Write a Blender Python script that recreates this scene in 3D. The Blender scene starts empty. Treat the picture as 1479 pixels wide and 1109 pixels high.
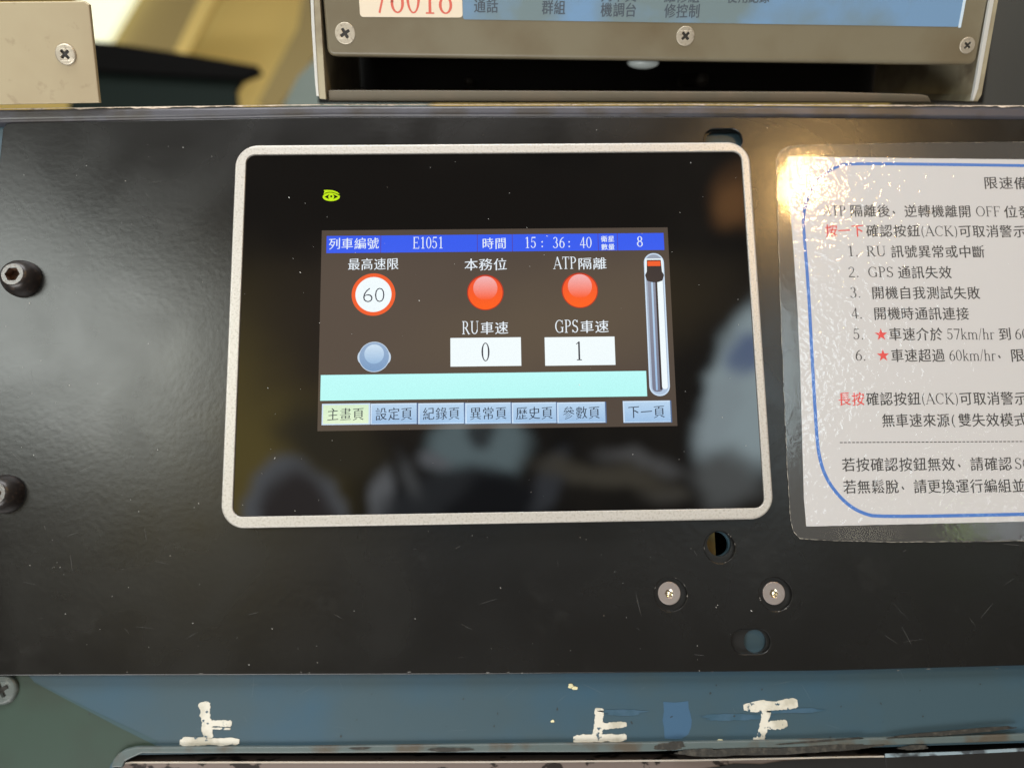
import bpy, bmesh, math, random
from mathutils import Matrix, Vector
from mathutils.geometry import tessellate_polygon

random.seed(7)
scene = bpy.context.scene
COL = scene.collection

# ------------------------------------------------------------------ camera
# All layout numbers are millimetres in the plane of the touch screen (x right,
# y up the console, z out of it); z = 0 is the front of the screen's bezel.
W, H, F = 1479.0, 1109.0, 1111.0
RWC = Matrix(((0.99966626, -0.01658838, 0.0198039),
              (0.01335293, 0.98804513, 0.15358557),
              (-0.02211488, -0.15326988, 0.98793688)))
CAM = Vector((-0.96925, -65.8666, 282.46))
cd = bpy.data.cameras.new('camera')
cam = bpy.data.objects.new('camera', cd)
COL.objects.link(cam)
m4 = RWC.transposed().to_4x4()
m4.translation = CAM * 0.001
cam.matrix_world = m4
cd.sensor_width = 36.0
cd.lens = F * 36.0 / W
cd.clip_start = 0.01
cd.clip_end = 50.0
cd.dof.use_dof = True
cd.dof.focus_distance = 0.289
cd.dof.aperture_fstop = 5.0
scene.camera = cam

# ------------------------------------------------------------------ light
scene.view_settings.view_transform = 'Standard'
scene.view_settings.look = 'None'
scene.view_settings.exposure = 0.0
scene.view_settings.gamma = 1.0


def ray(px, py):
    return RWC.transposed() @ Vector(((px - W / 2) / F, -(py - H / 2) / F, -1.0))


def at(px, py, z=0.0):
    d = ray(px, py)
    t = (z - CAM.z) / d.z
    return Vector((CAM.x + t * d.x, CAM.y + t * d.y, z))


def mirror_dir(px, py):
    d = ray(px, py)
    return Vector((d.x, d.y, -d.z)).normalized()


def lin(r, g, b):
    f = lambda c: (c / 255 / 12.92) if c / 255 <= 0.04045 else ((c / 255 + 0.055) / 1.055) ** 2.4
    return (f(r), f(g), f(b), 1.0)


def build_world():
    """The cab behind the photographer, as a soft light dome: what the glass mirrors."""
    w = bpy.data.worlds.new('World')
    scene.world = w
    w.use_nodes = True
    nt = w.node_tree
    nt.nodes.clear()
    N, Lk = nt.nodes.new, nt.links.new
    out = N('ShaderNodeOutputWorld')
    bg = N('ShaderNodeBackground')
    Lk(bg.outputs[0], out.inputs[0])
    tc = N('ShaderNodeTexCoord')
    nz = N('ShaderNodeTexNoise')
    nz.inputs['Scale'].default_value = 9.0
    nz.inputs['Detail'].default_value = 3.0
    Lk(tc.outputs['Generated'], nz.inputs['Vector'])
    s1 = N('ShaderNodeVectorMath'); s1.operation = 'SUBTRACT'
    Lk(nz.outputs['Color'], s1.inputs[0]); s1.inputs[1].default_value = (.5, .5, .5)
    s2 = N('ShaderNodeVectorMath'); s2.operation = 'SCALE'
    Lk(s1.outputs[0], s2.inputs[0]); s2.inputs['Scale'].default_value = 0.055
    s3 = N('ShaderNodeVectorMath'); s3.operation = 'ADD'
    Lk(tc.outputs['Generated'], s3.inputs[0]); Lk(s2.outputs[0], s3.inputs[1])
    nf = N('ShaderNodeTexNoise'); nf.inputs['Scale'].default_value = 34.0; nf.inputs['Detail'].default_value = 3.0
    Lk(tc.outputs['Generated'], nf.inputs['Vector'])
    f1 = N('ShaderNodeVectorMath'); f1.operation = 'SUBTRACT'
    Lk(nf.outputs['Color'], f1.inputs[0]); f1.inputs[1].default_value = (.5, .5, .5)
    f2 = N('ShaderNodeVectorMath'); f2.operation = 'SCALE'
    Lk(f1.outputs[0], f2.inputs[0]); f2.inputs['Scale'].default_value = 0.022
    f3 = N('ShaderNodeVectorMath'); f3.operation = 'ADD'
    Lk(s3.outputs[0], f3.inputs[0]); Lk(f2.outputs[0], f3.inputs[1])
    s3 = f3
    n2 = N('ShaderNodeTexNoise')
    n2.inputs['Scale'].default_value = 7.0
    n2.inputs['Detail'].default_value = 4.0
    Lk(tc.outputs['Generated'], n2.inputs['Vector'])
    rp = N('ShaderNodeValToRGB')
    rp.color_ramp.elements[0].position = 0.38
    rp.color_ramp.elements[0].color = (.05, .045, .04, 1)
    rp.color_ramp.elements[1].position = 0.72
    rp.color_ramp.elements[1].color = (.26, .21, .16, 1)
    Lk(n2.outputs['Fac'], rp.inputs[0])
    cur = rp.outputs[0]

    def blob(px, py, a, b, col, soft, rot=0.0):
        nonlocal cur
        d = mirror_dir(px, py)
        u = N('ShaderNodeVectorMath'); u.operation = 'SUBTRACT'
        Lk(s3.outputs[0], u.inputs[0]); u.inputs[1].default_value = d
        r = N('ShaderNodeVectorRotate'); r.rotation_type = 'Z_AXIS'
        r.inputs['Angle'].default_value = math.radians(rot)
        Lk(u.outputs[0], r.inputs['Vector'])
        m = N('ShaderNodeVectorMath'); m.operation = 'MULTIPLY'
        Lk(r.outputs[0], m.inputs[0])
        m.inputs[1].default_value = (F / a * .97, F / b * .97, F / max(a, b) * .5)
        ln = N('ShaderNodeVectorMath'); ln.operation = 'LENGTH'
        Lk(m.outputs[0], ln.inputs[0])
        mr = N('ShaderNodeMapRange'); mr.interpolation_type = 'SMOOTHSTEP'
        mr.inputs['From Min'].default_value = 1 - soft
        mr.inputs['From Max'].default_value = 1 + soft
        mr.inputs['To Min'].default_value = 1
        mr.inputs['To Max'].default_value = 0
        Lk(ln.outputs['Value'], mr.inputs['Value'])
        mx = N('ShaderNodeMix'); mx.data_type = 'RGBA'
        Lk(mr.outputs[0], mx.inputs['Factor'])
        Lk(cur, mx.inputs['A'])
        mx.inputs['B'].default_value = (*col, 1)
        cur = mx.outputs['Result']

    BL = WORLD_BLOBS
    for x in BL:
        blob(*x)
    # a pale ceiling up behind the console and a dim floor
    sp = N('ShaderNodeSeparateXYZ')
    Lk(tc.outputs['Generated'], sp.inputs[0])
    mr = N('ShaderNodeMapRange'); mr.interpolation_type = 'SMOOTHSTEP'
    mr.inputs['From Min'].default_value = 0.62
    mr.inputs['From Max'].default_value = 0.9
    Lk(sp.outputs['Y'], mr.inputs['Value'])
    mx = N('ShaderNodeMix'); mx.data_type = 'RGBA'
    Lk(mr.outputs[0], mx.inputs['Factor']); Lk(cur, mx.inputs['A'])
    mx.inputs['B'].default_value = (1.1, 1.08, 1.0, 1)
    Lk(mx.outputs['Result'], bg.inputs['Color'])
    bg.inputs['Strength'].default_value = 1.0


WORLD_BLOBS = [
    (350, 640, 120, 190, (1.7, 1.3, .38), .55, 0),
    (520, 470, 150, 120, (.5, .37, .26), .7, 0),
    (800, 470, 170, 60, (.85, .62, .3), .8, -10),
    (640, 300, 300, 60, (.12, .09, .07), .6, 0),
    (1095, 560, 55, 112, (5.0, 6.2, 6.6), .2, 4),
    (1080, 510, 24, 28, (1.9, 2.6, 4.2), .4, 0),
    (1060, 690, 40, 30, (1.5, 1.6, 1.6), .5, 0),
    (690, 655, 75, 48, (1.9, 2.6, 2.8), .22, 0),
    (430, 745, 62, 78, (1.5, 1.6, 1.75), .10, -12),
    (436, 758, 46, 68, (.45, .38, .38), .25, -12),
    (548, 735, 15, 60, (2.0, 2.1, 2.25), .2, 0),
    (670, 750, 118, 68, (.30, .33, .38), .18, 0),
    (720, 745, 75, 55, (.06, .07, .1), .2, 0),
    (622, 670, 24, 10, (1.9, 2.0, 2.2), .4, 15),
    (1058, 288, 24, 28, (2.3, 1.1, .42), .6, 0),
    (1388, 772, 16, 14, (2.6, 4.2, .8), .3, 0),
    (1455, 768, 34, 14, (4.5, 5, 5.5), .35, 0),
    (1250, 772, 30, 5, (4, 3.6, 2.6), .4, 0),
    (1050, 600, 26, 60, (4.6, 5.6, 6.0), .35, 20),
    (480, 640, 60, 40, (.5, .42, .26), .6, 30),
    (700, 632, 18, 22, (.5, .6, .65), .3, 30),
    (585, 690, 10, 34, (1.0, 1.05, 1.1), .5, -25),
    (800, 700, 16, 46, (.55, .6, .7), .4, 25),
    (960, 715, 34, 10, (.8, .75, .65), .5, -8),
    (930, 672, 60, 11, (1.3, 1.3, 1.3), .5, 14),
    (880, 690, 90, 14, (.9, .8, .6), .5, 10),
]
build_world()


def lamp(name, loc, target, power, color, sx, sy=None, shape='RECTANGLE'):
    ld = bpy.data.lights.new(name, 'AREA')
    ld.shape = shape
    ld.size = sx
    if sy:
        ld.size_y = sy
    ld.energy = power
    ld.color = color
    o = bpy.data.objects.new(name, ld)
    COL.objects.link(o)
    o.location = loc
    o.rotation_euler = (Vector(target) - Vector(loc)).to_track_quat('-Z', 'Y').to_euler()
    return o


def mirror_loc(px, py, dist):
    p = at(px, py, -5) * .001
    return p + mirror_dir(px, py) * dist


lamp('side_window_light', mirror_loc(45, 470, .9), (-.15, 0, 0), 3.6, (.94, 1.0, .95), .26, .48)
lamp('ceiling_light', (-.10, .92, .62), (0, 0, 0), 14.0, (.98, .98, 1.0), .9, .40)
lamp('added_fill_light', (-.30, -.85, .62), (0, 0, 0), 11.0, (1, .99, .97), .9, .40)  # added fill, low behind the camera, to brighten paper, bezel and radio
lamp('warm_cab_lamp', mirror_loc(1156, 268, .9), (.12, .08, 0), 1.55, (1, .60, .22), .06, None, 'DISK')

# ------------------------------------------------------------------ materials
MATS = {}


def mat(name, col, rough=.5, metal=0.0, spec=.5, emit=None, bump=None, speck=None, vary=None, coat=0):
    """bump=(scale, distance mm, detail); speck=(scale, colour2, lo, hi); vary=(scale, colour2, lo, hi) big blotches"""
    if name in MATS:
        return MATS[name]
    m = bpy.data.materials.new(name)
    m.use_nodes = True
    nt = m.node_tree
    b = nt.nodes['Principled BSDF']
    N, Lk = nt.nodes.new, nt.links.new
    b.inputs['Base Color'].default_value = col if len(col) == 4 else (*col, 1)
    b.inputs['Roughness'].default_value = rough
    b.inputs['Metallic'].default_value = metal
    b.inputs['Specular IOR Level'].default_value = spec
    b.inputs['Coat Weight'].default_value = coat
    if emit:
        b.inputs['Emission Color'].default_value = emit
        b.inputs['Emission Strength'].default_value = 1.0
    g = N('ShaderNodeNewGeometry')
    src = None
    for v in (vary, speck):
        if not v:
            continue
        n = N('ShaderNodeTexNoise')
        n.inputs['Scale'].default_value = v[0]
        n.inputs['Detail'].default_value = 5
        Lk(g.outputs['Position'], n.inputs['Vector'])
        r = N('ShaderNodeMapRange')
        r.inputs['From Min'].default_value = v[2]
        r.inputs['From Max'].default_value = v[3]
        Lk(n.outputs['Fac'], r.inputs['Value'])
        x = N('ShaderNodeMix'); x.data_type = 'RGBA'
        Lk(r.outputs[0], x.inputs['Factor'])
        if src is None:
            x.inputs['A'].default_value = b.inputs['Base Color'].default_value
        else:
            Lk(src, x.inputs['A'])
        x.inputs['B'].default_value = v[1] if len(v[1]) == 4 else (*v[1], 1)
        src = x.outputs['Result']
    if src is not None:
        Lk(src, b.inputs['Base Color'])
    if bump:
        n = N('ShaderNodeTexNoise')
        n.inputs['Scale'].default_value = bump[0]
        n.inputs['Detail'].default_value = bump[2] if len(bump) > 2 else 2
        Lk(g.outputs['Position'], n.inputs['Vector'])
        bp = N('ShaderNodeBump')
        bp.inputs['Strength'].default_value = 1.0
        bp.inputs['Distance'].default_value = bump[1] * .001
        Lk(n.outputs['Fac'], bp.inputs['Height'])
        Lk(bp.outputs[0], b.inputs['Normal'])
    MATS[name] = m
    return m


def screen_mat(name, rgb, top=None):
    """a lit patch of the display: emits its colour, and has the cover glass's own gloss"""
    m = mat(name, (.004, .004, .004), rough=.03, emit=lin(*rgb))
    nt = m.node_tree
    b = nt.nodes['Principled BSDF']
    if not nt.nodes.get('grain'):
        ge = nt.nodes.new('ShaderNodeNewGeometry')
        n = nt.nodes.new('ShaderNodeTexNoise'); n.name = 'grain'
        n.inputs['Scale'].default_value = 4200; n.inputs['Detail'].default_value = 1
        nt.links.new(ge.outputs['Position'], n.inputs['Vector'])
        r = nt.nodes.new('ShaderNodeMapRange')
        r.inputs['From Min'].default_value = .25; r.inputs['From Max'].default_value = .75
        r.inputs['To Min'].default_value = .92; r.inputs['To Max'].default_value = 1.08
        nt.links.new(n.outputs['Fac'], r.inputs['Value'])
        nt.links.new(r.outputs[0], b.inputs['Emission Strength'])
    if top:
        tc = nt.nodes.new('ShaderNodeTexCoord')
        sp = nt.nodes.new('ShaderNodeSeparateXYZ')
        nt.links.new(tc.outputs['Generated'], sp.inputs[0])
        x = nt.nodes.new('ShaderNodeMix'); x.data_type = 'RGBA'
        nt.links.new(sp.outputs['Y'], x.inputs['Factor'])
        x.inputs['A'].default_value = lin(*rgb)
        x.inputs['B'].default_value = lin(*top)
        nt.links.new(x.outputs['Result'], b.inputs['Emission Color'])
    return m


def panel_paint():
    m = mat('black_satin_paint', (.016, .016, .0155), rough=.36, spec=.5)
    nt = m.node_tree
    b = nt.nodes['Principled BSDF']
    N, Lk = nt.nodes.new, nt.links.new
    g = N('ShaderNodeNewGeometry')
    # orange-peel: two scales
    n1 = N('ShaderNodeTexNoise'); n1.inputs['Scale'].default_value = 430; n1.inputs['Detail'].default_value = 1.5
    n2 = N('ShaderNodeTexNoise'); n2.inputs['Scale'].default_value = 95; n2.inputs['Detail'].default_value = 2
    ad = N('ShaderNodeMath'); ad.operation = 'MULTIPLY_ADD'
    Lk(g.outputs['Position'], n1.inputs['Vector']); Lk(g.outputs['Position'], n2.inputs['Vector'])
    Lk(n2.outputs['Fac'], ad.inputs[0]); ad.inputs[1].default_value = .7; Lk(n1.outputs['Fac'], ad.inputs[2])
    bp = N('ShaderNodeBump'); bp.inputs['Distance'].default_value = .000031
    Lk(ad.outputs[0], bp.inputs['Height']); Lk(bp.outputs[0], b.inputs['Normal'])
    # handling marks: greasy smears change the gloss
    n3 = N('ShaderNodeTexNoise'); n3.inputs['Scale'].default_value = 26; n3.inputs['Detail'].default_value = 6
    n3.inputs['Distortion'].default_value = .6
    Lk(g.outputs['Position'], n3.inputs['Vector'])
    r = N('ShaderNodeMapRange'); r.inputs['From Min'].default_value = .38; r.inputs['From Max'].default_value = .7
    r.inputs['To Min'].default_value = .23; r.inputs['To Max'].default_value = .30
    Lk(n3.outputs['Fac'], r.inputs['Value']); Lk(r.outputs[0], b.inputs['Roughness'])
    # faint grey rub marks
    n4 = N('ShaderNodeTexNoise'); n4.inputs['Scale'].default_value = 40; n4.inputs['Detail'].default_value = 8
    n4.inputs['Roughness'].default_value = .7
    Lk(g.outputs['Position'], n4.inputs['Vector'])
    r4 = N('ShaderNodeMapRange'); r4.inputs['From Min'].default_value = .58; r4.inputs['From Max'].default_value = .80
    r4.inputs['To Max'].default_value = .55
    Lk(n4.outputs['Fac'], r4.inputs['Value'])
    x = N('ShaderNodeMix'); x.data_type = 'RGBA'
    Lk(r4.outputs[0], x.inputs['Factor'])
    x.inputs['A'].default_value = (.006, .006, .0058, 1); x.inputs['B'].default_value = (.022, .022, .021, 1)
    Lk(x.outputs['Result'], b.inputs['Base Color'])
    return m


def film_mat(name, bump):
    m = bpy.data.materials.new(name)
    m.use_nodes = True
    nt = m.node_tree
    nt.nodes.clear()
    N, Lk = nt.nodes.new, nt.links.new
    out = N('ShaderNodeOutputMaterial')
    tr = N('ShaderNodeBsdfTransparent'); tr.inputs[0].default_value = (.97, .97, .97, 1)
    df = N('ShaderNodeBsdfDiffuse'); df.inputs[0].default_value = (.5, .49, .47, 1)
    gl = N('ShaderNodeBsdfGlossy'); gl.inputs['Roughness'].default_value = .09
    g = N('ShaderNodeNewGeometry')
    n1 = N('ShaderNodeTexNoise'); n1.inputs['Scale'].default_value = 330; n1.inputs['Detail'].default_value = 1
    n1.inputs['Distortion'].default_value = .8
    n2 = N('ShaderNodeTexNoise'); n2.inputs['Scale'].default_value = 60; n2.inputs['Detail'].default_value = 2
    Lk(g.outputs['Position'], n1.inputs['Vector']); Lk(g.outputs['Position'], n2.inputs['Vector'])
    ad = N('ShaderNodeMath'); ad.operation = 'MULTIPLY_ADD'
    Lk(n2.outputs['Fac'], ad.inputs[0]); ad.inputs[1].default_value = 1.0
    n3 = N('ShaderNodeTexNoise'); n3.inputs['Scale'].default_value = 24; n3.inputs['Detail'].default_value = 2
    Lk(g.outputs['Position'], n3.inputs['Vector'])
    r3 = N('ShaderNodeMapRange'); r3.interpolation_type = 'SMOOTHSTEP'
    r3.inputs['From Min'].default_value = .34; r3.inputs['From Max'].default_value = .52
    r3.inputs['To Min'].default_value = .45; r3.inputs['To Max'].default_value = 1.0
    Lk(n3.outputs['Fac'], r3.inputs['Value'])
    mu = N('ShaderNodeMath'); mu.operation = 'MULTIPLY'
    Lk(n1.outputs['Fac'], mu.inputs[0]); Lk(r3.outputs[0], mu.inputs[1])
    Lk(mu.outputs[0], ad.inputs[2])
    bp = N('ShaderNodeBump'); bp.inputs['Distance'].default_value = bump
    Lk(ad.outputs[0], bp.inputs['Height'])
    Lk(bp.outputs[0], gl.inputs['Normal'])
    a = N('ShaderNodeMixShader'); a.inputs[0].default_value = .075
    Lk(tr.outputs[0], a.inputs[1]); Lk(df.outputs[0], a.inputs[2])
    fr = N('ShaderNodeFresnel'); fr.inputs['IOR'].default_value = 1.5
    Lk(bp.outputs[0], fr.inputs['Normal'])
    b = N('ShaderNodeMixShader')
    inv = N('ShaderNodeMath'); inv.operation = 'SUBTRACT'; inv.inputs[0].default_value = 1.0
    Lk(g.outputs['Backfacing'], inv.inputs[1])
    ff = N('ShaderNodeMath'); ff.operation = 'MULTIPLY'
    Lk(fr.outputs[0], ff.inputs[0]); Lk(inv.outputs[0], ff.inputs[1])
    Lk(ff.outputs[0], b.inputs[0]); Lk(a.outputs[0], b.inputs[1]); Lk(gl.outputs[0], b.inputs[2])
    Lk(b.outputs[0], out.inputs[0])
    return m


M_PANEL = panel_paint()
M_FILM = film_mat('clear_laminate', .00021)
M_FILMRIM = film_mat('clear_laminate_rim', .00002)
M_BEZEL = mat('silver_speckled_plastic', (.48, .46, .425), .38, .3, bump=(2600, .035, 2), speck=(1300, (.34, .32, .28), .50, .70))
M_GLASS = mat('black_cover_glass', (.003, .003, .003), .03)
M_BLUE = mat('blue_console_paint', (.025, .067, .104), .42, bump=(150, .06, 4), vary=(24, (.033, .064, .082), .34, .56))
M_GREEN = mat('painted_console_shade', (.020, .042, .030), .45, bump=(150, .06, 4), vary=(40, (.018, .032, .022), .45, .7))  # console shade put into a grey-green colour
M_PATCH = mat('fresh_blue_paint', (.037, .090, .160), .4, bump=(300, .05, 3))
M_EDGE = mat('dark_edge_paint', (.050, .050, .062), .36, bump=(160, .12, 4), vary=(60, (.035, .03, .028), .45, .6))
M_CHIP = mat('bare_chipped_edge', (.62, .52, .42), .45, .3, speck=(600, (.2, .15, .1), .5, .62))
M_GRIME = mat('dark_grime', (.016, .015, .012), .7, bump=(800, .25, 4), speck=(500, (.05, .045, .035), .5, .7))
M_LIP = mat('worn_lip_paint', (.075, .100, .100), .4, bump=(250, .12, 4), vary=(90, (.07, .06, .045), .5, .66))
M_STEEL = mat('brushed_steel', (.50, .46, .41), .32, .85, bump=(900, .03, 2))
M_STEELDULL = mat('dull_screw_steel', (.52, .47, .38), .42, .6, bump=(700, .05, 3), speck=(900, (.25, .2, .15), .55, .75))
M_RECESS = mat('recess_dark', (.02, .018, .015), .5)
M_BOLT = mat('black_oxide_bolt', (.016, .013, .012), .36, .2, bump=(500, .06, 4), speck=(700, (.06, .04, .03), .55, .75))
M_RIM = mat('worn_bolt_rim', (.17, .165, .16), .4, .6, bump=(1200, .1, 3), speck=(1100, (.15, .13, .12), .5, .65))
M_RUST = mat('rusty_socket', (.09, .045, .025), .7)
M_PAPER = mat('white_paper', (.50, .495, .50), .7)
M_INK = mat('black_ink', (.018, .018, .02), .6)
M_RED = mat('red_ink', (.62, .035, .03), .6)
M_BORDER = mat('blue_ink', (.018, .13, .46), .55)
M_CREAMPAINT = mat('cream_brush_paint', (.55, .53, .46), .55, bump=(420, .16, 4), vary=(160, (.40, .38, .31), .46, .6), speck=(430, (.035, .072, .10), .61, .66))
M_RADIO = mat('grey_brown_moulding', (.175, .155, .105), .38, bump=(500, .03, 3), vary=(25, (.135, .108, .065), .45, .7))
M_BODY = mat('black_casing', (.008, .008, .008), .5)
M_LABEL = mat('pale_blue_label', (.155, .28, .46), .38, vary=(22, (.155, .215, .235), .40, .56), bump=(200, .02, 2))
M_LABELINK = mat('faded_label_ink', (.055, .075, .10), .6)
M_STICKER = mat('aged_sticker', (.72, .63, .50), .6, vary=(70, (.45, .33, .2), .60, .75))
M_STICKRED = mat('faded_red_print', (.60, .12, .085), .6)
M_BRACKET = mat('bracket_metal', (.40, .36, .25), .42, .2, bump=(350, .05, 3), vary=(80, (.24, .20, .14), .45, .7))
M_CUT = mat('cut_metal_edge', (.72, .73, .70), .3, .35, bump=(900, .12, 3))
M_SHELF = mat('dusty_shelf_metal', (.125, .108, .078), .5, .2, vary=(60, (.15, .12, .085), .45, .65))
M_BOX = mat('beige_box_metal', (.41, .345, .225), .42, .15, bump=(400, .03, 3), vary=(18, (.36, .29, .185), .45, .65), speck=(120, (.22, .16, .10), .60, .76))
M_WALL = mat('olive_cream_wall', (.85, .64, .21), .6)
M_WALL2 = mat('dark_olive_wall', (.36, .275, .105), .6)  # darker olive for the window frame and trim
M_PALE = mat('daylit_window', (.8, .8, .7), .3, emit=lin(226, 228, 190))
M_DARK = mat('dark_ledge', (.003, .003, .003), .8, spec=.1)
M_DARKGREEN = mat('dark_green_ledge', (.006, .013, .011), .7, spec=.2)
M_TEAL = mat('grey_teal_case', (.13, .17, .15), .5)
M_CASE = mat('dark_grey_case', (.040, .043, .041), .35, bump=(200, .05, 3))
M_OCHRE = mat('ochre_liner', (.13, .095, .022), .6)
M_PINK = mat('pinkish_grey_plate', (.17, .135, .12), .4, .4, speck=(130, (.02, .015, .013), .58, .61))
M_BLACKPLATE = mat('worn_black_plate', (.010, .010, .010), .4, bump=(300, .1, 4))
M_DUST = mat('pale_dust', (.50, .50, .48), .8)


# ------------------------------------------------------------------ builders
def props(o, label=None, cat=None, group=None, kind=None):
    if label: o['label'] = label
    if cat: o['category'] = cat
    if group: o['group'] = group
    if kind: o['kind'] = kind
    return o


def thing(name, loc, label, cat, group=None):
    o = bpy.data.objects.new(name, None)
    o.empty_display_size = .01
    COL.objects.link(o)
    o.location = Vector(loc) * .001
    return props(o, label, cat, group)


def wloc(o):
    v = o.location.copy()
    while o.parent:
        o = o.parent
        v += o.location
    return v


class Geo:
    def __init__(s):
        s.v, s.f, s.smooth = [], [], set()

    def add(s, verts, faces, smooth=False):
        k = len(s.v)
        s.v += [Vector(v) for v in verts]
        for f in faces:
            if smooth:
                s.smooth.add(len(s.f))
            s.f.append([i + k for i in f])
        return s

    def xf(s, fn):
        s.v = [Vector(fn(v)) for v in s.v]
        return s

    def join(s, o):
        k, kf = len(s.v), len(s.f)
        s.v += o.v
        s.f += [[i + k for i in f] for f in o.f]
        s.smooth |= {i + kf for i in o.smooth}
        return s


def build(name, geo, material, parent=None, origin=None, label=None):
    off = wloc(parent) if parent else Vector((0, 0, 0))
    loc = Vector((0, 0, 0))
    if origin is not None:
        loc = Vector(origin) * .001 - off
    me = bpy.data.meshes.new(name)
    me.from_pydata([tuple(v * .001 - off - loc) for v in geo.v], [], geo.f)
    me.materials.append(material)
    for i in geo.smooth:
        me.polygons[i].use_smooth = True
    bm = bmesh.new(); bm.from_mesh(me)
    bmesh.ops.recalc_face_normals(bm, faces=[f for f in bm.faces]) if len(geo.f) > 1 and not getattr(geo, 'flat', False) else None
    bm.to_mesh(me); bm.free()
    me.update()
    o = bpy.data.objects.new(name, me)
    COL.objects.link(o)
    o.location = loc
    if parent:
        o.parent = parent
    if label:
        o['label'] = label
    return o


def rr(x0, y0, x1, y1, r, n=8):
    """rounded rectangle as a function of inset"""
    def loop(ins=0.0):
        a, b, c, d, q = x0 + ins, y0 + ins, x1 - ins, y1 - ins, max(r - ins, .02)
        pts = []
        for cx, cy, s in ((c - q, d - q, 0), (a + q, d - q, 90), (a + q, b + q, 180), (c - q, b + q, 270)):
            for i in range(n + 1):
                t = math.radians(s + 90 * i / n)
                pts.append((cx + q * math.cos(t), cy + q * math.sin(t)))
        return pts
    return loop


def circ(cx, cy, r, n=40):
    def loop(ins=0.0):
        q = r - ins
        return [(cx + q * math.cos(2 * math.pi * i / n), cy + q * math.sin(2 * math.pi * i / n)) for i in range(n)]
    return loop


def poly(pts):
    def loop(ins=0.0):
        if abs(ins) < 1e-9:
            return list(pts)
        n = len(pts)
        area = sum(pts[i][0] * pts[(i + 1) % n][1] - pts[(i + 1) % n][0] * pts[i][1] for i in range(n))
        sg = 1 if area > 0 else -1
        out = []
        for i in range(n):
            p0, p1, p2 = Vector(pts[i - 1][:2]), Vector(pts[i][:2]), Vector(pts[(i + 1) % n][:2])
            d1, d2 = (p1 - p0).normalized(), (p2 - p1).normalized()
            n1, n2 = Vector((-d1.y, d1.x)) * sg, Vector((-d2.y, d2.x)) * sg
            b = (n1 + n2)
            b = b / max(.4, b.length_squared / 2) if b.length > 1e-6 else n1
            out.append(tuple(p1 + b * ins))
        return out
    return loop


def plate(outer, z0, z1, holes=(), bev=0.0, steps=3, hole_bev=None):
    """a sheet z0..z1 with rounded front edges and real holes"""
    g = Geo()
    hb = bev if hole_bev is None else hole_bev
    tops = []
    for lp, b, sg in [(outer, bev, 1)] + [(h, hb, -1) for h in holes]:
        rings = [(0.0, z0), (0.0, z1 - b)]
        if b > 0:
            rings += [(b * (1 - math.cos(math.pi / 2 * k / steps)), z1 - b + b * math.sin(math.pi / 2 * k / steps)) for k in range(1, steps + 1)]
        loops = [[(x, y, z) for x, y in lp(sg * ins)] for ins, z in rings]
        n = len(loops[0])
        vs = [v for l in loops for v in l]
        fs = []
        for k in range(len(loops) - 1):
            for i in range(n):
                j = (i + 1) % n
                fs.append([k * n + i, k * n + j, (k + 1) * n + j, (k + 1) * n + i])
        g.add(vs, fs, smooth=False)
        tops.append(loops[-1])
    flat = [v for l in tops for v in l]
    tri = tessellate_polygon([[Vector(v) for v in l] for l in tops])
    g.add(flat, [list(t) for t in tri])
    return weld(g)


def weld(g, eps=1e-4):
    key, mp, nv = {}, [], []
    for v in g.v:
        k = (round(v.x / eps), round(v.y / eps), round(v.z / eps))
        if k not in key:
            key[k] = len(nv); nv.append(v)
        mp.append(key[k])
    f2, sm = [], set()
    for i, f in enumerate(g.f):
        q = []
        for a in f:
            a = mp[a]
            if a not in q: q.append(a)
        if len(q) > 2:
            if i in g.smooth: sm.add(len(f2))
            f2.append(q)
    h = Geo(); h.v, h.f, h.smooth = nv, f2, sm
    return h


def sheet(loop, z):
    """a printed or painted patch lying on a surface"""
    g = Geo()
    pts = [(x, y, z) for x, y in loop]
    tri = tessellate_polygon([[Vector(p) for p in pts]])
    fs = []
    for t in tri:
        a, b, c = (Vector(pts[i]) for i in t)
        fs.append(list(t) if (b - a).cross(c - a).z > 0 else list(reversed(t)))
    g.add(pts, fs)
    g.flat = True
    return g


def lathe(cx, cy, prof, n=36):
    g = Geo()
    vs, fs = [], []
    for r, z in prof:
        for i in range(n):
            t = 2 * math.pi * i / n
            vs.append((cx + r * math.cos(t), cy + r * math.sin(t), z))
    for k in range(len(prof) - 1):
        for i in range(n):
            j = (i + 1) % n
            fs.append([k * n + i, k * n + j, (k + 1) * n + j, (k + 1) * n + i])
    g.add(vs, fs, smooth=True)
    return g


def box(x0, y0, z0, x1, y1, z1, bev=.0):
    return plate(rr(x0, y0, x1, y1, max(bev, .02), 2), z0, z1, bev=bev) if bev else Geo().add(
        [(x0, y0, z0), (x1, y0, z0), (x1, y1, z0), (x0, y1, z0), (x0, y0, z1), (x1, y0, z1), (x1, y1, z1), (x0, y1, z1)],
        [[3, 2, 1, 0], [4, 5, 6, 7], [0, 1, 5, 4], [1, 2, 6, 5], [2, 3, 7, 6], [3, 0, 4, 7]])


# ------------------------------------------------------------------ lettering
_glyph = {}


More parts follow.
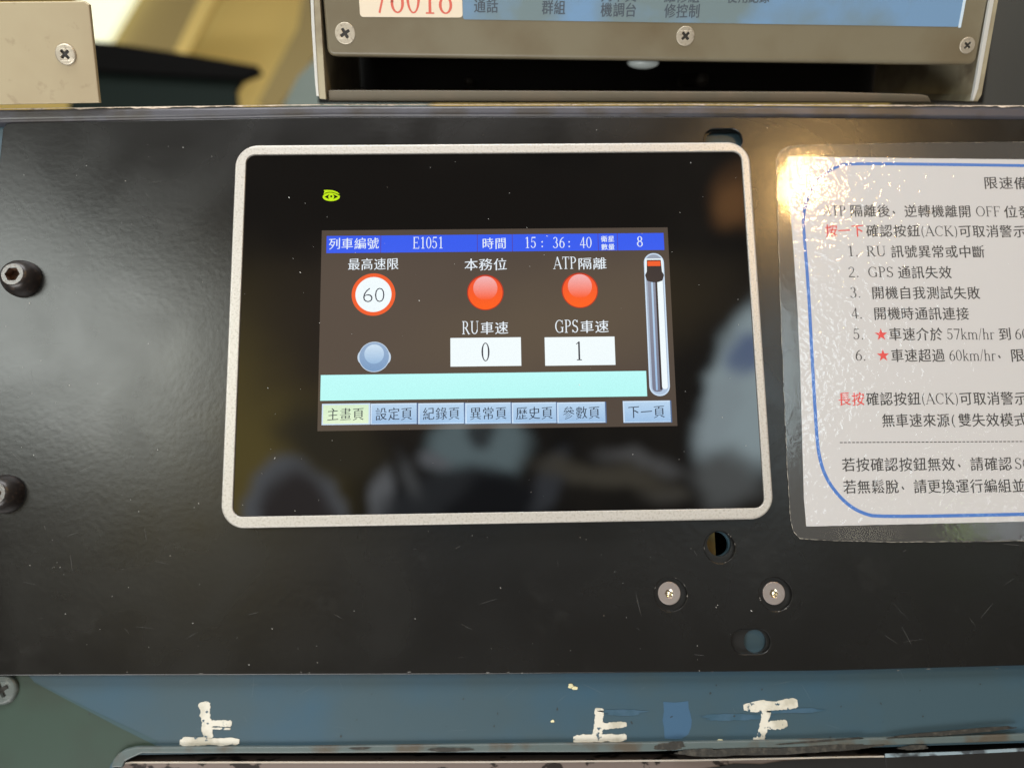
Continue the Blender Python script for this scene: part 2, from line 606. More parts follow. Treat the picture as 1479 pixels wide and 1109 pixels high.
def cjk(ch, thin=0.0):
    k = (ch, thin)
    if k not in _glyph:
        cu = bpy.data.curves.new('glyph', 'FONT')
        cu.body = ch
        cu.resolution_u = 3
        cu.offset = -thin
        o = bpy.data.objects.new('glyph', cu)
        COL.objects.link(o)
        bpy.context.view_layer.update()
        dg = bpy.context.evaluated_depsgraph_get()
        me = bpy.data.meshes.new_from_object(o.evaluated_get(dg))
        vs = [(v.co.x, v.co.y) for v in me.vertices]
        fs = [list(p.vertices) for p in me.polygons]
        if vs:
            x0 = min(v[0] for v in vs); x1 = max(v[0] for v in vs)
        else:
            x0 = x1 = 0
        bpy.data.objects.remove(o); bpy.data.curves.remove(cu); bpy.data.meshes.remove(me)
        _glyph[k] = (vs, fs, x0, x1)
    return _glyph[k]


TK, TN = .125, .045


def _L(x0, y0, x1, y1, w):
    d = Vector((x1 - x0, y1 - y0)).normalized()
    n = Vector((-d.y, d.x)) * w / 2
    return [(x0 + n.x, y0 + n.y), (x0 - n.x, y0 - n.y), (x1 - n.x, y1 - n.y), (x1 + n.x, y1 + n.y)]


def _C(cx, cy, rx, ry, a0, a1, tk=TK, tn=TN):
    n = max(4, int(abs(a1 - a0) / 18))
    qs = []
    o, i_ = [], []
    for k in range(n + 1):
        t = math.radians(a0 + (a1 - a0) * k / n)
        w = tn + (tk - tn) * abs(math.cos(t)) ** 1.5
        o.append((cx + rx * math.cos(t), cy + ry * math.sin(t)))
        i_.append((cx + (rx - w) * math.cos(t), cy + (ry - w) * math.sin(t)))
    return [[o[k], o[k + 1], i_[k + 1], i_[k]] for k in range(n)]


def _S(x, y, w):
    y = max(.022, min(y, .978)) if y < 1 else y
    return _L(x - w / 2, y, x + w / 2, y, .045)


def serif_glyphs():
    st = lambda x, h=1, w=TK: _L(x, 0, x, h, w)
    P = [st(.2), _S(.2, 0, .32), _S(.18, .98, .26), _L(.2, .978, .4, .978, TN), _L(.2, .49, .4, .49, TN), *_C(.38, .735, .32, .265, -90, 90)]
    Cc = [*_C(.52, .5, .46, .5, 48, 312), _L(.83, .66, .83, .97, .045)]
    E = [st(.2), _S(.2, 0, .3), _L(.1, .975, .72, .975, .05), _L(.2, .52, .56, .52, .05), _L(.72, .78, .72, 1, .045), _L(.56, .42, .56, .62, .04)]
    G = {
        'A': (.95, [_L(.1, 0, .46, 1, .05), _L(.45, 1, .84, 0, TK), _L(.24, .33, .68, .33, .05), _S(.1, 0, .26), _S(.84, 0, .28)]),
        'T': (.85, [st(.42), _L(.06, .975, .79, .975, .05), _L(.07, .78, .07, 1, .045), _L(.78, .78, .78, 1, .045), _S(.42, 0, .32)]),
        'P': (.78, P), 'O': (1.02, _C(.5, .5, .46, .5, 0, 360)),
        'F': (.78, E), 'E': (.86, E + [_L(.1, .025, .76, .025, .05), _L(.76, 0, .76, .22, .045)]),
        'C': (.95, Cc), 'G': (1.02, Cc + [_L(.82, .05, .82, .42, TK), _S(.8, .42, .3)]),
        'K': (.98, [st(.2), _S(.2, 0, .32), _S(.2, .98, .32), _L(.22, .42, .74, .98, .05), _L(.38, .58, .84, 0, TK), _S(.74, .98, .28), _S(.85, 0, .26)]),
        'R': (.95, P + [_L(.42, .5, .8, 0, TK), _S(.84, 0, .2)]),
        'U': (1.0, [_L(.2, .3, .2, 1, TK), *_C(.49, .33, .352, .33, 180, 360, TK, .06), _L(.8, .3, .8, 1, .05), _S(.2, .98, .32), _S(.8, .98, .28)]),
        'S': (.76, [*_C(.37, .74, .29, .26, 25, 250), *_C(.36, .27, .31, .27, -160, 85), _L(.2, .57, .52, .46, .11), _L(.63, .78, .63, .98, .04), _L(.07, .02, .07, .26, .04)]),
        'k': (.70, [_L(.17, 0, .17, 1.05, .11), _L(.19, .28, .52, .64, .05), _L(.32, .4, .58, 0, .1), _S(.17, 0, .26), _S(.6, 0, .2), _L(.4, .645, .62, .645, .045)]),
        'm': (1.14, [_L(.17, 0, .17, .68, .11), _L(.56, 0, .56, .45, .11), _L(.95, 0, .95, .45, .11), *_C(.37, .45, .245, .22, 0, 180, .11), *_C(.76, .45, .245, .22, 0, 180, .11), _S(.17, 0, .26), _S(.56, 0, .24), _S(.95, 0, .24)]),
        'h': (.74, [_L(.17, 0, .17, 1.05, .11), _L(.56, 0, .56, .45, .11), *_C(.37, .45, .245, .22, 0, 180, .11), _S(.17, 0, .26), _S(.56, 0, .24)]),
        'r': (.52, [_L(.17, 0, .17, .66, .11), *_C(.38, .42, .22, .25, 40, 150, .09), _S(.19, 0, .3)]),
        '/': (.42, [_L(.04, -.06, .36, 1.06, .055)]),
        '(': (.46, _C(.56, .42, .44, .70, 122, 238, .1, .03)), ')': (.46, _C(-.1, .42, .44, .70, -58, 58, .1, .03)),
        '0': (.72, _C(.36, .5, .31, .5, 0, 360)),
        '1': (.72, [st(.38), _L(.18, .86, .38, .98, .05), _S(.38, 0, .38)]),
        '2': (.72, [*_C(.34, .72, .28, .28, -25, 165), _L(.57, .62, .1, .06, .07), _L(.07, .045, .62, .045, .09)]),
        '3': (.72, [*_C(.32, .75, .25, .25, -85, 155), *_C(.31, .27, .31, .28, -155, 88)]),
        '4': (.72, [_L(.46, 0, .46, 1, .11), _L(.04, .28, .68, .28, .06), _L(.07, .28, .46, .98, .05)]),
        '5': (.72, [_L(.18, .95, .6, .95, .09), _L(.18, .95, .14, .52, .05), *_C(.31, .32, .31, .32, -155, 125)]),
        '6': (.72, [*_C(.37, .31, .3, .31, 0, 360), *_C(.66, .31, .59, .69, 98, 180)]),
        '7': (.72, [_L(.06, .94, .66, .94, .1), _L(.63, .92, .28, 0, .09)]),
        '8': (.72, [*_C(.36, .755, .25, .245, 0, 360), *_C(.36, .27, .3, .27, 0, 360)]),
        '.': (.36, [_L(.12, .06, .24, .06, .12)]), ':': (.5, [_L(.19, .14, .31, .14, .12), _L(.19, .56, .31, .56, .12)]),
        ' ': (.4, []), '-': (.5, [_L(.05, .4, .45, .4, .06)]),
    }
    return G


SERIF = serif_glyphs()


def lettering(body, pl, pr, h, z, thin=.004, kai=.055, cap=.72, latin_w=1.0, nib=.034):
    """one line of text as flat ink: body fills pl..pr (centre line), em height h mm"""
    units = []
    x = 0
    for ch in body:
        if ch in SERIF:
            adv, qs = SERIF[ch]
            units.append(('s', qs, x)); x += adv * cap * latin_w
        elif ch == '，':
            units.append(('s', [_L(.14, .48, .30, .22, .15)], x + .1)); x += 1.0
        else:
            units.append(('c', cjk(ch, thin), x)); x += 1.0
    total = x
    pl, pr = Vector(pl[:2]), Vector(pr[:2])
    d = (pr - pl)
    sx = d.length / total
    d.normalize()
    nrm = Vector((-d.y, d.x))
    g = Geo(); g.flat = True
    q = 0

    def put(u, v):
        p = pl + d * (u * sx) + nrm * ((v - .38) * h)
        return (p.x, p.y, z)
    for kind, data, ux in units:
        if kind == 's':
            for quad in data:
                q += 1
                zz = (q % 7) * .0012
                vs = [put(ux + a * cap * latin_w, b * cap + .02) for a, b in quad]
                vs = [(a, b, c + zz) for a, b, c in vs]
                ar = sum(vs[i][0] * vs[(i + 1) % 4][1] - vs[(i + 1) % 4][0] * vs[i][1] for i in range(4))
                g.add(vs, [[0, 1, 2, 3] if ar > 0 else [3, 2, 1, 0]])
        else:
            vs, fs, x0, x1 = data
            cw = .5 * (x0 + x1) if vs else .5
            for k, (ox, oy) in enumerate(((-.5, -.18), (.5, .18))):
                pts = [put(ux + .5 + (a - cw) * .97 + ox * nib, b + (a - cw) * kai + oy * nib) for a, b in vs]
                g.add([(x_, y_, z_ + .0015 * k) for x_, y_, z_ in pts], fs)
    return g


def blob(cx, cy, rx, ry, jit=.15, n=24, ang=0, seed=0):
    rnd = random.Random(seed)
    ph = [rnd.uniform(0, 6.28) for _ in range(4)]
    pts = []
    ca, sa = math.cos(math.radians(ang)), math.sin(math.radians(ang))
    for i in range(n):
        t = 2 * math.pi * i / n
        k = 1 + jit * (math.sin(2 * t + ph[0]) * .4 + math.sin(3 * t + ph[1]) * .4 + math.sin(5 * t + ph[2]) * .3 + rnd.uniform(-.5, .5))
        a, b = rx * k * math.cos(t), ry * k * math.sin(t)
        pts.append((cx + a * ca - b * sa, cy + a * sa + b * ca))
    return pts


def brush(p0, p1, w0, w1, seed=0, n=26, jit=.20):
    """outline of one rough brush stroke"""
    rnd = random.Random(seed)
    a, b = Vector(p0[:2]), Vector(p1[:2])
    d = (b - a); d.normalize()
    nr = Vector((-d.y, d.x))
    L, R_ = [], []
    jl = jr = 0
    for i in range(n + 1):
        t = i / n
        p = a.lerp(b, t)
        w = (w0 + (w1 - w0) * t) / 2
        if i in (0, n): w *= .6
        elif i in (1, n - 1): w *= .88
        jl = .6 * jl + .4 * rnd.uniform(-1, 1) * 2; jr = .6 * jr + .4 * rnd.uniform(-1, 1) * 2
        L.append(tuple(p + nr * w * (1 + jl * jit + rnd.uniform(-.05, .05))))
        R_.append(tuple(p - nr * w * (1 + jr * jit + rnd.uniform(-.05, .05))))
    return L + R_[::-1]


# ================================================================== console
ZP, ZC = -5.0, -8.4          # front of the black panel, front of the blue console
hole = at(1039.6, 790, ZP)
hole_back = (hole.x + .3, hole.y + 1.1)
console = thing('control_console', (0, -20, ZC), 'blue painted metal console under the black dashboard, with hand painted white characters', 'console')
cl = at(60, 152, ZC)
top_y = 89.4
notch = [(-215, 88.9), (-215, -190)]
lipx = at(165, 1100, ZC).x
pts_low = [(lipx - 1.0, -190), (lipx - 1.0, -157), (lipx + 1, -153.4), (lipx + 5, -151.2)]
for px, py in ((400, 1086), (700, 1086), (1000, 1083), (1250, 1079), (1479, 1072)):
    p = at(px, py, ZC); pts_low.append((p.x, p.y))
pts_low.append((245, pts_low[-1][1] + .6))
outline = [(245, 90)] + notch[:1] + notch[1:] + pts_low
build('sheet', plate(poly(outline), ZC - 2, ZC, holes=[circ(hole_back[0] - .4, hole_back[1] - .1, 4.4)], bev=0), M_BLUE, console)
# shade on the left painted as a grey-green area, with a soft-edged border
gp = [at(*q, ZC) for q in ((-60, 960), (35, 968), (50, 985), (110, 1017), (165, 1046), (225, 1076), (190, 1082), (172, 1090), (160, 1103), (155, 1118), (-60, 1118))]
build('painted_shade', sheet([(p.x, p.y) for p in gp], ZC + .06), M_GREEN, console)
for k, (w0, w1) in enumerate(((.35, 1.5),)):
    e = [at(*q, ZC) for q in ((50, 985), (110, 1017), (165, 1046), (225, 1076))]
    build('shade_border', sheet([(p.x, p.y) for p in e] + [(p.x + .4 * (w0 + (w1 - w0) * i / 3), p.y + (w0 + (w1 - w0) * i / 3)) for i, p in reversed(list(enumerate(e)))], ZC + .05), mat('shade_blend', (.023, .055, .066), .45), console)  # midway tone softens the border of the painted shade
# upper rail in front of the sheet, with its chipped bare edge
rail = []
for px, py in ((-40, 157.5), (460, 151.5), (1000, 150.5), (1540, 153.5)):
    p = at(px, py, -4.2); rail.append((p.x, p.y))
rail2 = []
for px, py in ((1540, 172.5), (1017, 167.5), (480, 167.5), (-40, 177)):
    p = at(px, py, -4.2); rail2.append((p.x, p.y))
build('upper_rail', plate(poly(rail + rail2), ZC + .1, -4.2, bev=1.6, steps=5), M_EDGE, console)
chip = Geo()
rnd = random.Random(3)
N = 170
top, bot = [], []
for i in range(N + 1):
    px = -20 + 1530 * i / N
    py = 157 - 6 * min(1, max(0, px / 460)) - .8 * min(1, max(0, (px - 460) / 540)) + 2.5 * max(0, (px - 1000) / 480)
    wdt = .7 + 1.6 * abs(rnd.gauss(0, .5)) * (1.3 if px > 1000 or px < 300 else .7)
    a, b = at(px, py - 1.2, -4.9), at(px, py + wdt, -4.1)
    top.append((a.x, a.y, -5.6)); bot.append((b.x, b.y, -4.12 - rnd.uniform(0, .1)))
chip.add(top + bot, [[i, i + 1, N + 2 + i, N + 1 + i] for i in range(N)])
build('chipped_edge', chip, M_CHIP, console)
# raised worn lip above the lower recess
lt = [(160, 1108), (163, 1097), (170, 1088), (180, 1082), (195, 1078.5), (420, 1078), (700, 1074.5), (940, 1072), (1250, 1066), (1540, 1058)]
lb = [(1540, 1068), (1250, 1077), (1020, 1082), (940, 1085), (860, 1086), (700, 1086), (420, 1087.5), (205, 1087.5), (190, 1094), (180, 1099), (176, 1108)]
lp = [at(*q, ZC + 1.6) for q in lt + lb]
build('worn_lip', plate(poly([(p.x, p.y) for p in lp]), ZC + .05, ZC + 1.6, bev=.5), M_LIP, console)
rnd = random.Random(11)
for i, (px, py, rx, ry, an) in enumerate(((968, 1077, 24, 5, 2), (1150, 1083, 90, 5.0, 2), (1050, 1086, 60, 4.5, 2), (1010, 1085, 30, 4, 0), (1222, 1080, 50, 3.0, 3), (1320, 1079, 22, 3, 3), (1380, 1057, 95, 2.6, 3), (650, 1082, 30, 3, 0), (520, 1080, 14, 2, 0), (1180, 1070, 60, 1.3, 3))):
    c = at(px, py, ZC + 1.62)
    build('worn_patch', plate(poly(blob(c.x, c.y, rx / 4.05, ry / 4.05, .22, 40, an, i)), ZC + 1.0, ZC + 1.66 + .05 * (i % 4)), M_GRIME, console)
# touched-up paint and the white characters
for i, (px, py, rx, ry) in enumerate(((978, 1040, 18, 16), (1060, 1035, 45, 5), (900, 1028, 34, 4), (1150, 1026, 40, 3))):
    c = at(px, py, ZC)
    build('paint_patch', sheet(blob(c.x, c.y, rx / 4.0, ry / 4.0, .3, 40, 0, 40 + i) if i else [(at(*q, ZC).x, at(*q, ZC).y) for q in ((958, 1013), (975, 1014), (994, 1012), (994.5, 1022), (997, 1030), (999, 1040), (998, 1050), (994, 1060), (985, 1066), (975, 1067), (960, 1066), (959, 1050), (957, 1040), (959, 1026))], ZC + .08 + .03 * i), M_PATCH if i < 1 else mat('thin_blue_touch_up', (.038, .084, .130), .42, vary=(200, (.028, .070, .106), .45, .6)), console)


def painted(strokes, seed):
    g = Geo()
    for i, (x0, y0, x1, y1, w0, w1) in enumerate(strokes):
        a, b = at(x0, y0, ZC), at(x1, y1, ZC)
        g.join(plate(poly(brush(a, b, w0 / 3.98, w1 / 3.98, seed + i)), ZC - .1, ZC + .14 + .03 * i, bev=.06, steps=2))
    return g


build('painted_character', painted([(294, 1013, 302, 1066, 15, 13), (290, 1018, 303, 1024, 9, 10), (302, 1044, 335, 1044, 8, 9), (305, 1051, 333, 1052, 2.2, 3), (260, 1071, 346, 1070, 11, 10), (264, 1066, 300, 1067, 4, 6)], 5), M_CREAMPAINT, console,
      label='leftmost white painted character for up, beside the grey green corner')
build('painted_character', painted([(866, 1022, 863, 1065, 13, 14), (866, 1049, 905, 1045, 9, 8), (828, 1067, 905, 1064, 11, 10)], 25), M_CREAMPAINT, console,
      label='middle white painted character for up')
build('painted_character', painted([(1074, 1021, 1152, 1015, 13, 13), (1108, 1020, 1098, 1068, 13, 12), (1108, 1048, 1137, 1044, 11, 12), (1088, 1068, 1104, 1066, 6, 6)], 45), M_CREAMPAINT, console,
      label='right hand white painted character for down')
for i, (px, py, r) in enumerate(((824, 990, 4.2), (830, 993, 4.0), (798, 1041, 2.5), (1040, 1070, 5))):
    c = at(px, py, ZC)
    build('paint_drip', plate(poly(blob(c.x, c.y, r / 4, r / 4 * .7, .35, 14, 0, 70 + i)), ZC - .1, ZC + .3, bev=.05, steps=1), mat('yellowed_paint_drip', (.62, .58, .36), .5), console)


def phillips(cx, cy, z, r, hgt, m, parent, xf=None, rot=0.0, name='screw', mrec=None):
    """pan head with a real cross recess"""
    cr = []
    a, b = r * .52, r * .15
    for k in range(4):
        t = math.radians(rot + 90 * k)
        for u, v in ((b, -b), (a * .92, -b * .95), (a, 0), (a * .92, b * .95)):
            cr.append((cx + u * math.cos(t) - v * math.sin(t), cy + u * math.sin(t) + v * math.cos(t)))
    g = plate(circ(cx, cy, r, 32), z, z + hgt, holes=[poly(cr)], bev=hgt * .75, hole_bev=r * .03, steps=4)
    for v in g.v:
        q = math.hypot(v.x - cx, v.y - cy) / r
        if v.z > z + .01:
            v.z += hgt * .35 * (1 - q * q)
    floor = Geo().add([(x, y, z + hgt * .35) for x, y in cr], [list(range(len(cr)))])
    if xf:
        g.xf(xf); floor.xf(xf)
    s = build(name, g, m, parent)
    build('cross_recess', floor, mrec or M_RECESS, s)
    return s


c = at(6, 994.5, ZC)
phillips(c.x, c.y, ZC, 5.3, 1.5, mat('painted_screw', (.075, .09, .085), .45, bump=(500, .1, 3), speck=(400, (.16, .17, .16), .55, .7)), console, rot=30)
build('hole_liner', box(hole_back[0] - 6, hole_back[1] - 6, -15, hole_back[0] - .2, hole_back[1] + 6, -11.2), M_OCHRE, console)

# ================================================================== lower recessed plate
rec = thing('recessed_plate', (0, -160, -14), 'worn plate with a bare silver edge set into the recess below the blue strip', 'plate')
rp = [at(*q, -9.6) for q in ((168, 1112), (171, 1105), (178, 1100.5), (190, 1099), (700, 1098.5), (1000, 1096), (1240, 1091), (1330, 1090))]
rpts = [(p.x, p.y) for p in rp] + [(rp[-1].x, -190), (rp[0].x, -190)]
build('plate', plate(poly(rpts), -16, -9.6, bev=.45), M_PINK, rec)
ed = Geo()
top, bot = [], []
for p in rp[1:]:
    top.append((p.x, p.y - .05, -9.55)); bot.append((p.x + .0, p.y - .6, -9.5))
n = len(top)
ed.add(top + bot, [[i, i + 1, n + i + 1, n + i] for i in range(n - 1)])
build('silver_edge', ed, mat('bare_silver_edge', (.62, .57, .50), .3, .3, bump=(600, .1, 3)), rec)
q0 = [at(*q, -9.4) for q in ((1000, 1112), (1040, 1106), (1060, 1102), (1100, 1103), (1130, 1098), (1200, 1095), (1290, 1093), (1290, 1112))]
build('black_wear', sheet([(p.x, p.y) for p in q0], -9.35), M_BLACKPLATE, rec)
q1 = [at(*q, -9.0) for q in ((1278, 1089), (1380, 1086), (1540, 1077))]
flap = thing('black_flap', (150, -165, -12), 'worn black flap with a chipped bluish edge at the lower right corner', 'flap')
build('flap_plate', plate(poly([(p.x, p.y) for p in q1] + [(q1[-1].x, -190), (q1[0].x, -190)]), -16, -9.0, bev=.3), M_BLACKPLATE, flap)
fe = Geo()
top = [(p.x, p.y + .3, -8.9) for p in q1]; bot = [(p.x, p.y - 1.0 + .3 * (i % 2), -8.85) for i, p in enumerate(q1)]
fe.add(top + bot, [[i, i + 1, 4 + i, 3 + i] for i in range(2)])
build('bluish_edge', fe, mat('bluish_chipped_paint', (.22, .29, .33), .4, bump=(400, .1, 3), vary=(120, (.05, .06, .07), .5, .58)), flap)
build('added_backing', box(-260, -220, -34, 300, 92, -30), mat('added_backing_black', (.003, .003, .003), .8, spec=.1), console)  # black sheet added under the console so its openings look dark

# ================================================================== black panel
panel = thing('dashboard', (0, -20, -10), 'satin black steel panel with slots and bolts, carrying the touch screen', 'dashboard')
pt = [at(*q, ZP) for q in ((4, 178), (480, 168.5), (1017, 168.5), (1540, 173))]
pb = [at(*q, ZP) for q in ((1540, 959), (1200, 968), (700, 973.5), (45, 973.5))]
tl = pt[0]
outl = [(p.x, p.y) for p in pt[::-1]] + [(tl.x, tl.y - .0)]
ol = [(pt[3].x, pt[3].y), (pt[2].x, pt[2].y), (pt[1].x, pt[1].y), (tl.x + 3, tl.y + .05), (tl.x + 1.2, tl.y - .5), (tl.x + .2, tl.y - 2.4), (tl.x - .2, tl.y - 40), (tl.x - 1.5, pb[3].y + 2.2), (tl.x - .6, pb[3].y + .4), (tl.x + 2, pb[3].y), (pb[2].x, pb[2].y), (pb[1].x, pb[1].y), (pb[0].x, pb[0].y)]
sA, sB = at(1017, 202, ZP), at(1072, 202, ZP)
slot_up = rr(sA.x, sA.y - 4.6, sB.x, sA.y + 4.6, 4.4)
c1, c2 = at(1057, 927, ZP), at(1113, 927, ZP)
slot_lo = rr(c1.x, c1.y - 4.3, c2.x, c1.y + 4.3, 4.25)
h1, h2 = at(968.7, 858, ZP), at(1120.5, 858, ZP)
front_holes = [slot_up, slot_lo, circ(hole.x, hole.y, 5.7), circ(h1.x, h1.y, 6.0), circ(h2.x, h2.y, 6.0)]
build('front_plate', plate(poly(ol), -6.7, ZP, holes=front_holes, bev=.35, steps=3), M_PANEL, panel)
b1 = at(1090.5, 926, -6.8)
back_holes = [rr(sA.x + 1, sA.y - 6, sB.x + 1.5, sA.y + 4.2, 4), circ(b1.x, b1.y, 4.15), circ(hole_back[0], hole_back[1], 4.5)]
ob = [(x * .985 if x > 0 else x * .985, y * .97 - 1) for x, y in ol]
build('back_plate', plate(poly(ob), ZC + .05, -6.75, holes=back_holes, bev=.0), mat('black_spacer', (.012, .012, .012), .3), panel)
for hh in (h1, h2):
    s = build('cap_screw', plate(circ(hh.x - .25, hh.y + .25, 4.15, 40), -6.75, -6.0, holes=[circ(hh.x - .25, hh.y + .15, 1.6, 6)], bev=.25), mat('satin_screw_steel', (.42, .37, .35), .38, .8, bump=(1500, .03, 2)), panel)
    build('hex_socket', lathe(hh.x - .25, hh.y + .15, [(1.62, -6.3), (1.3, -6.45), (.8, -6.7), (.45, -6.66), (.3, -6.2), (.02, -6.15)], 12), mat('bright_socket', (.8, .72, .55), .15, .95), s)
for (px, py), lab in (((33.5, 403.5), None), ((8, 713), None)):
    p = at(px, py, ZP)
    prof = [(7.0, ZP - .2), (7.05, ZP + .9), (6.75, ZP + 2.6), (6.1, ZP + 4.4), (5.2, ZP + 5.9), (4.45, ZP + 6.6), (4.05, ZP + 6.75)]
    s = build('button_bolt', lathe(p.x, p.y, prof, 48), M_BOLT, panel)
    hexl = circ(p.x, p.y, 2.75, 6)
    g = plate(circ(p.x, p.y, 4.1, 48), ZP + 6.2, ZP + 6.85, holes=[hexl], bev=.12, hole_bev=.1)
    build('worn_rim', g, M_RIM, s)
    hx = Geo()
    hl = hexl()
    hx.add([(x, y, ZP + 6.7) for x, y in hl] + [(x, y, ZP + 3.2) for x, y in hl], [[i, (i + 1) % 6, 6 + (i + 1) % 6, 6 + i] for i in range(6)] + [[6, 7, 8, 9, 10, 11]])
    build('hex_socket', hx, M_RUST, s)

# ================================================================== touch screen
hmi = thing('touch_screen', (0, 0, ZP), 'operator touch screen with silver bezel and black glass, lit with train speed readouts', 'touch screen')
BW, BH = 100.2, 73.03
build('bezel', plate(rr(-BW, -BH, BW, BH, 8.6, 12), ZP + .02, 0, holes=[rr(-96.1, -69.0, 97.0, 69.2, 3.6, 8)], bev=.75, hole_bev=.25, steps=4), M_BEZEL, hmi)
ZG = -.75
build('cover_glass', plate(rr(-96.05, -68.95, 96.95, 69.15, 3.5, 8), ZP + .1, ZG, bev=.15), M_GLASS, hmi)


def S(px, py):
    p = at(px, py, ZG)
    return p.x, p.y


def R(x0, y0, x1, y1, z, m, name, parent, r=.05):
    a, b = S(x0, y0), S(x1, y1)
    return build(name, sheet(rr(min(a[0], b[0]), min(a[1], b[1]), max(a[0], b[0]), max(a[1], b[1]), r, 3 if r < .3 else 10)(), z), m, parent, origin=((a[0] + b[0]) / 2, (a[1] + b[1]) / 2, z))


E_BG = screen_mat('display_black', (80, 69, 60))
E_BLUE = screen_mat('display_blue', (54, 92, 238))
E_GAP = screen_mat('display_blue_gap', (84, 62, 150))
E_WHITE = screen_mat('display_white', (240, 250, 253))
E_TEXT = screen_mat('display_white_text', (232, 242, 250))
E_CYAN = screen_mat('display_cyan', (184, 248, 244), (188, 250, 248))
E_BTN = screen_mat('display_button', (158, 192, 228), (184, 212, 238))
E_BTNHI = screen_mat('display_button_light', (205, 225, 245))
E_BTNLO = screen_mat('display_button_dark', (88, 112, 150))
E_ACT = screen_mat('display_active_button', (226, 243, 208), (214, 238, 204))
E_DARK = screen_mat('display_dark_text', (38, 46, 62))
E_ORANGE = screen_mat('display_orange_ring', (240, 92, 40))
E_RED = screen_mat('display_red_lamp', (252, 92, 14), (240, 80, 44))
E_REDHI = screen_mat('display_red_shine', (248, 86, 26), (240, 180, 180))
E_REDEDGE = screen_mat('display_red_edge', (176, 44, 26))
E_GREYL = screen_mat('display_grey_lamp', (120, 155, 195), (150, 175, 205))
E_GREYHI = screen_mat('display_grey_shine', (150, 185, 220), (205, 225, 242))
E_GREYEDGE = screen_mat('display_grey_edge', (196, 214, 232))
E_LIME = screen_mat('logo_lime', (196, 236, 20))
E_SLOT = screen_mat('display_gauge_slot', (52, 44, 46))
E_GG = screen_mat('display_gauge_grey', (120, 122, 140), (140, 144, 160))
E_GL = screen_mat('display_gauge_light', (176, 196, 220), (150, 160, 176))

a, b = S(461, 330.5), S(971, 618.5)
disp = build('display', sheet(rr(-66.4, -38.5, 66.5, 38.4, .1, 2)(), ZG + .04), E_BG, hmi, origin=(0, 0, ZG + .04))
zl = [ZG + .08 + .04 * k for k in range(8)]
# header bar
HX = [470.7, 550, 689.4, 740, 864, 892, 959.8]
ya, yb = 36.15, 29.35
xs = [S(x, 352)[0] for x in HX]
xs[0], xs[-1] = -64.6, 64.9
for i in range(6):
    g = sheet(rr(xs[i] + .12, yb, xs[i + 1] - .12, ya, .04, 2)(), zl[0])
    build('header_cell', g, E_BLUE, disp)
build('header_backing', sheet(rr(xs[0], yb + .03, xs[-1], ya - .03, .04, 2)(), zl[0] - .02), E_GAP, disp)


def T(body, xl, xr, yc, hpx, m=E_TEXT, z=None, thin=.0, name='display_text', **kw):
    p, q = S(xl, yc), S(xr, yc)
    return build(name, lettering(body, (p[0], p[1]), (q[0], p[1] if abs(p[1] - q[1]) < 1 else q[1]), hpx / 3.83, z or zl[3], thin=thin, **kw), m, disp)


B = .009
T('列車編號', 474, 548, 352.5, 18.5, thin=B)
T('E1051', 596, 641, 352, 22, cap=.8)
T('時間', 696, 732, 352, 18.5, thin=B)
T('15', 757, 775, 351.5, 21, cap=.8); T(':', 779, 787, 351.5, 21, cap=.8)
T('36', 798, 816, 351.5, 21, cap=.8); T(':', 818, 826, 351.5, 21, cap=.8)
T('40', 837, 855, 351.5, 21, cap=.8)
T('衛星', 867.5, 887.5, 345.5, 10, thin=.0); T('數量', 868, 888, 357, 10, thin=.0)
T('8', 919, 929, 350, 20, cap=.8)
T('最高速限', 502, 577, 382, 19, thin=B)
T('本務位', 670, 733, 382.5, 19.5, thin=B)
T('ATP', 799, 833, 381, 23, cap=.8, latin_w=1); T('隔離', 834, 877, 381, 19.5, thin=B)
T('RU', 667, 692, 474.5, 24, cap=.8); T('車速', 693, 735, 474, 20, thin=B)
T('GPS', 801, 836, 472.5, 24, cap=.8); T('車速', 837, 880, 472, 20, thin=B)


def disc(name, px, py, rpx, z, m, sy=1.0, n=48, parent=None):
    c = S(px, py)
    r = rpx / 3.82
    return build(name, sheet([(c[0] + r * math.cos(2 * math.pi * i / n), c[1] + r * sy * math.sin(2 * math.pi * i / n)) for i in range(n)], z), m, parent or disp, origin=(c[0], c[1], z))


s = disc('speed_limit_sign', 539.5, 425.5, 31.5, zl[0], E_ORANGE)
disc('sign_face', 539.5, 425.5, 26, zl[1], E_WHITE)
p, q = S(523, 427), S(556, 427)


def sans(body, px0, px1, pyc, hpx, m, z, thin, name='display_text'):
    p, q = S(px0, pyc), S(px1, pyc)
    vs_all = Geo(); vs_all.flat = True
    n = len(body)
    for i, ch in enumerate(body):
        vs, fs, x0, x1 = cjk(ch, thin)
        y0 = min(v[1] for v in vs); y1 = max(v[1] for v in vs)
        cw = (q[0] - p[0]) / n
        w = cw * .80
        hh = hpx / 3.82
        vs_all.add([(p[0] + cw * (i + .5) + ((v[0] - x0) / (x1 - x0) - .5) * w, p[1] + ((v[1] - y0) / (y1 - y0) - .5) * hh, z) for v in vs], fs)
    return build(name, vs_all, m, disp)


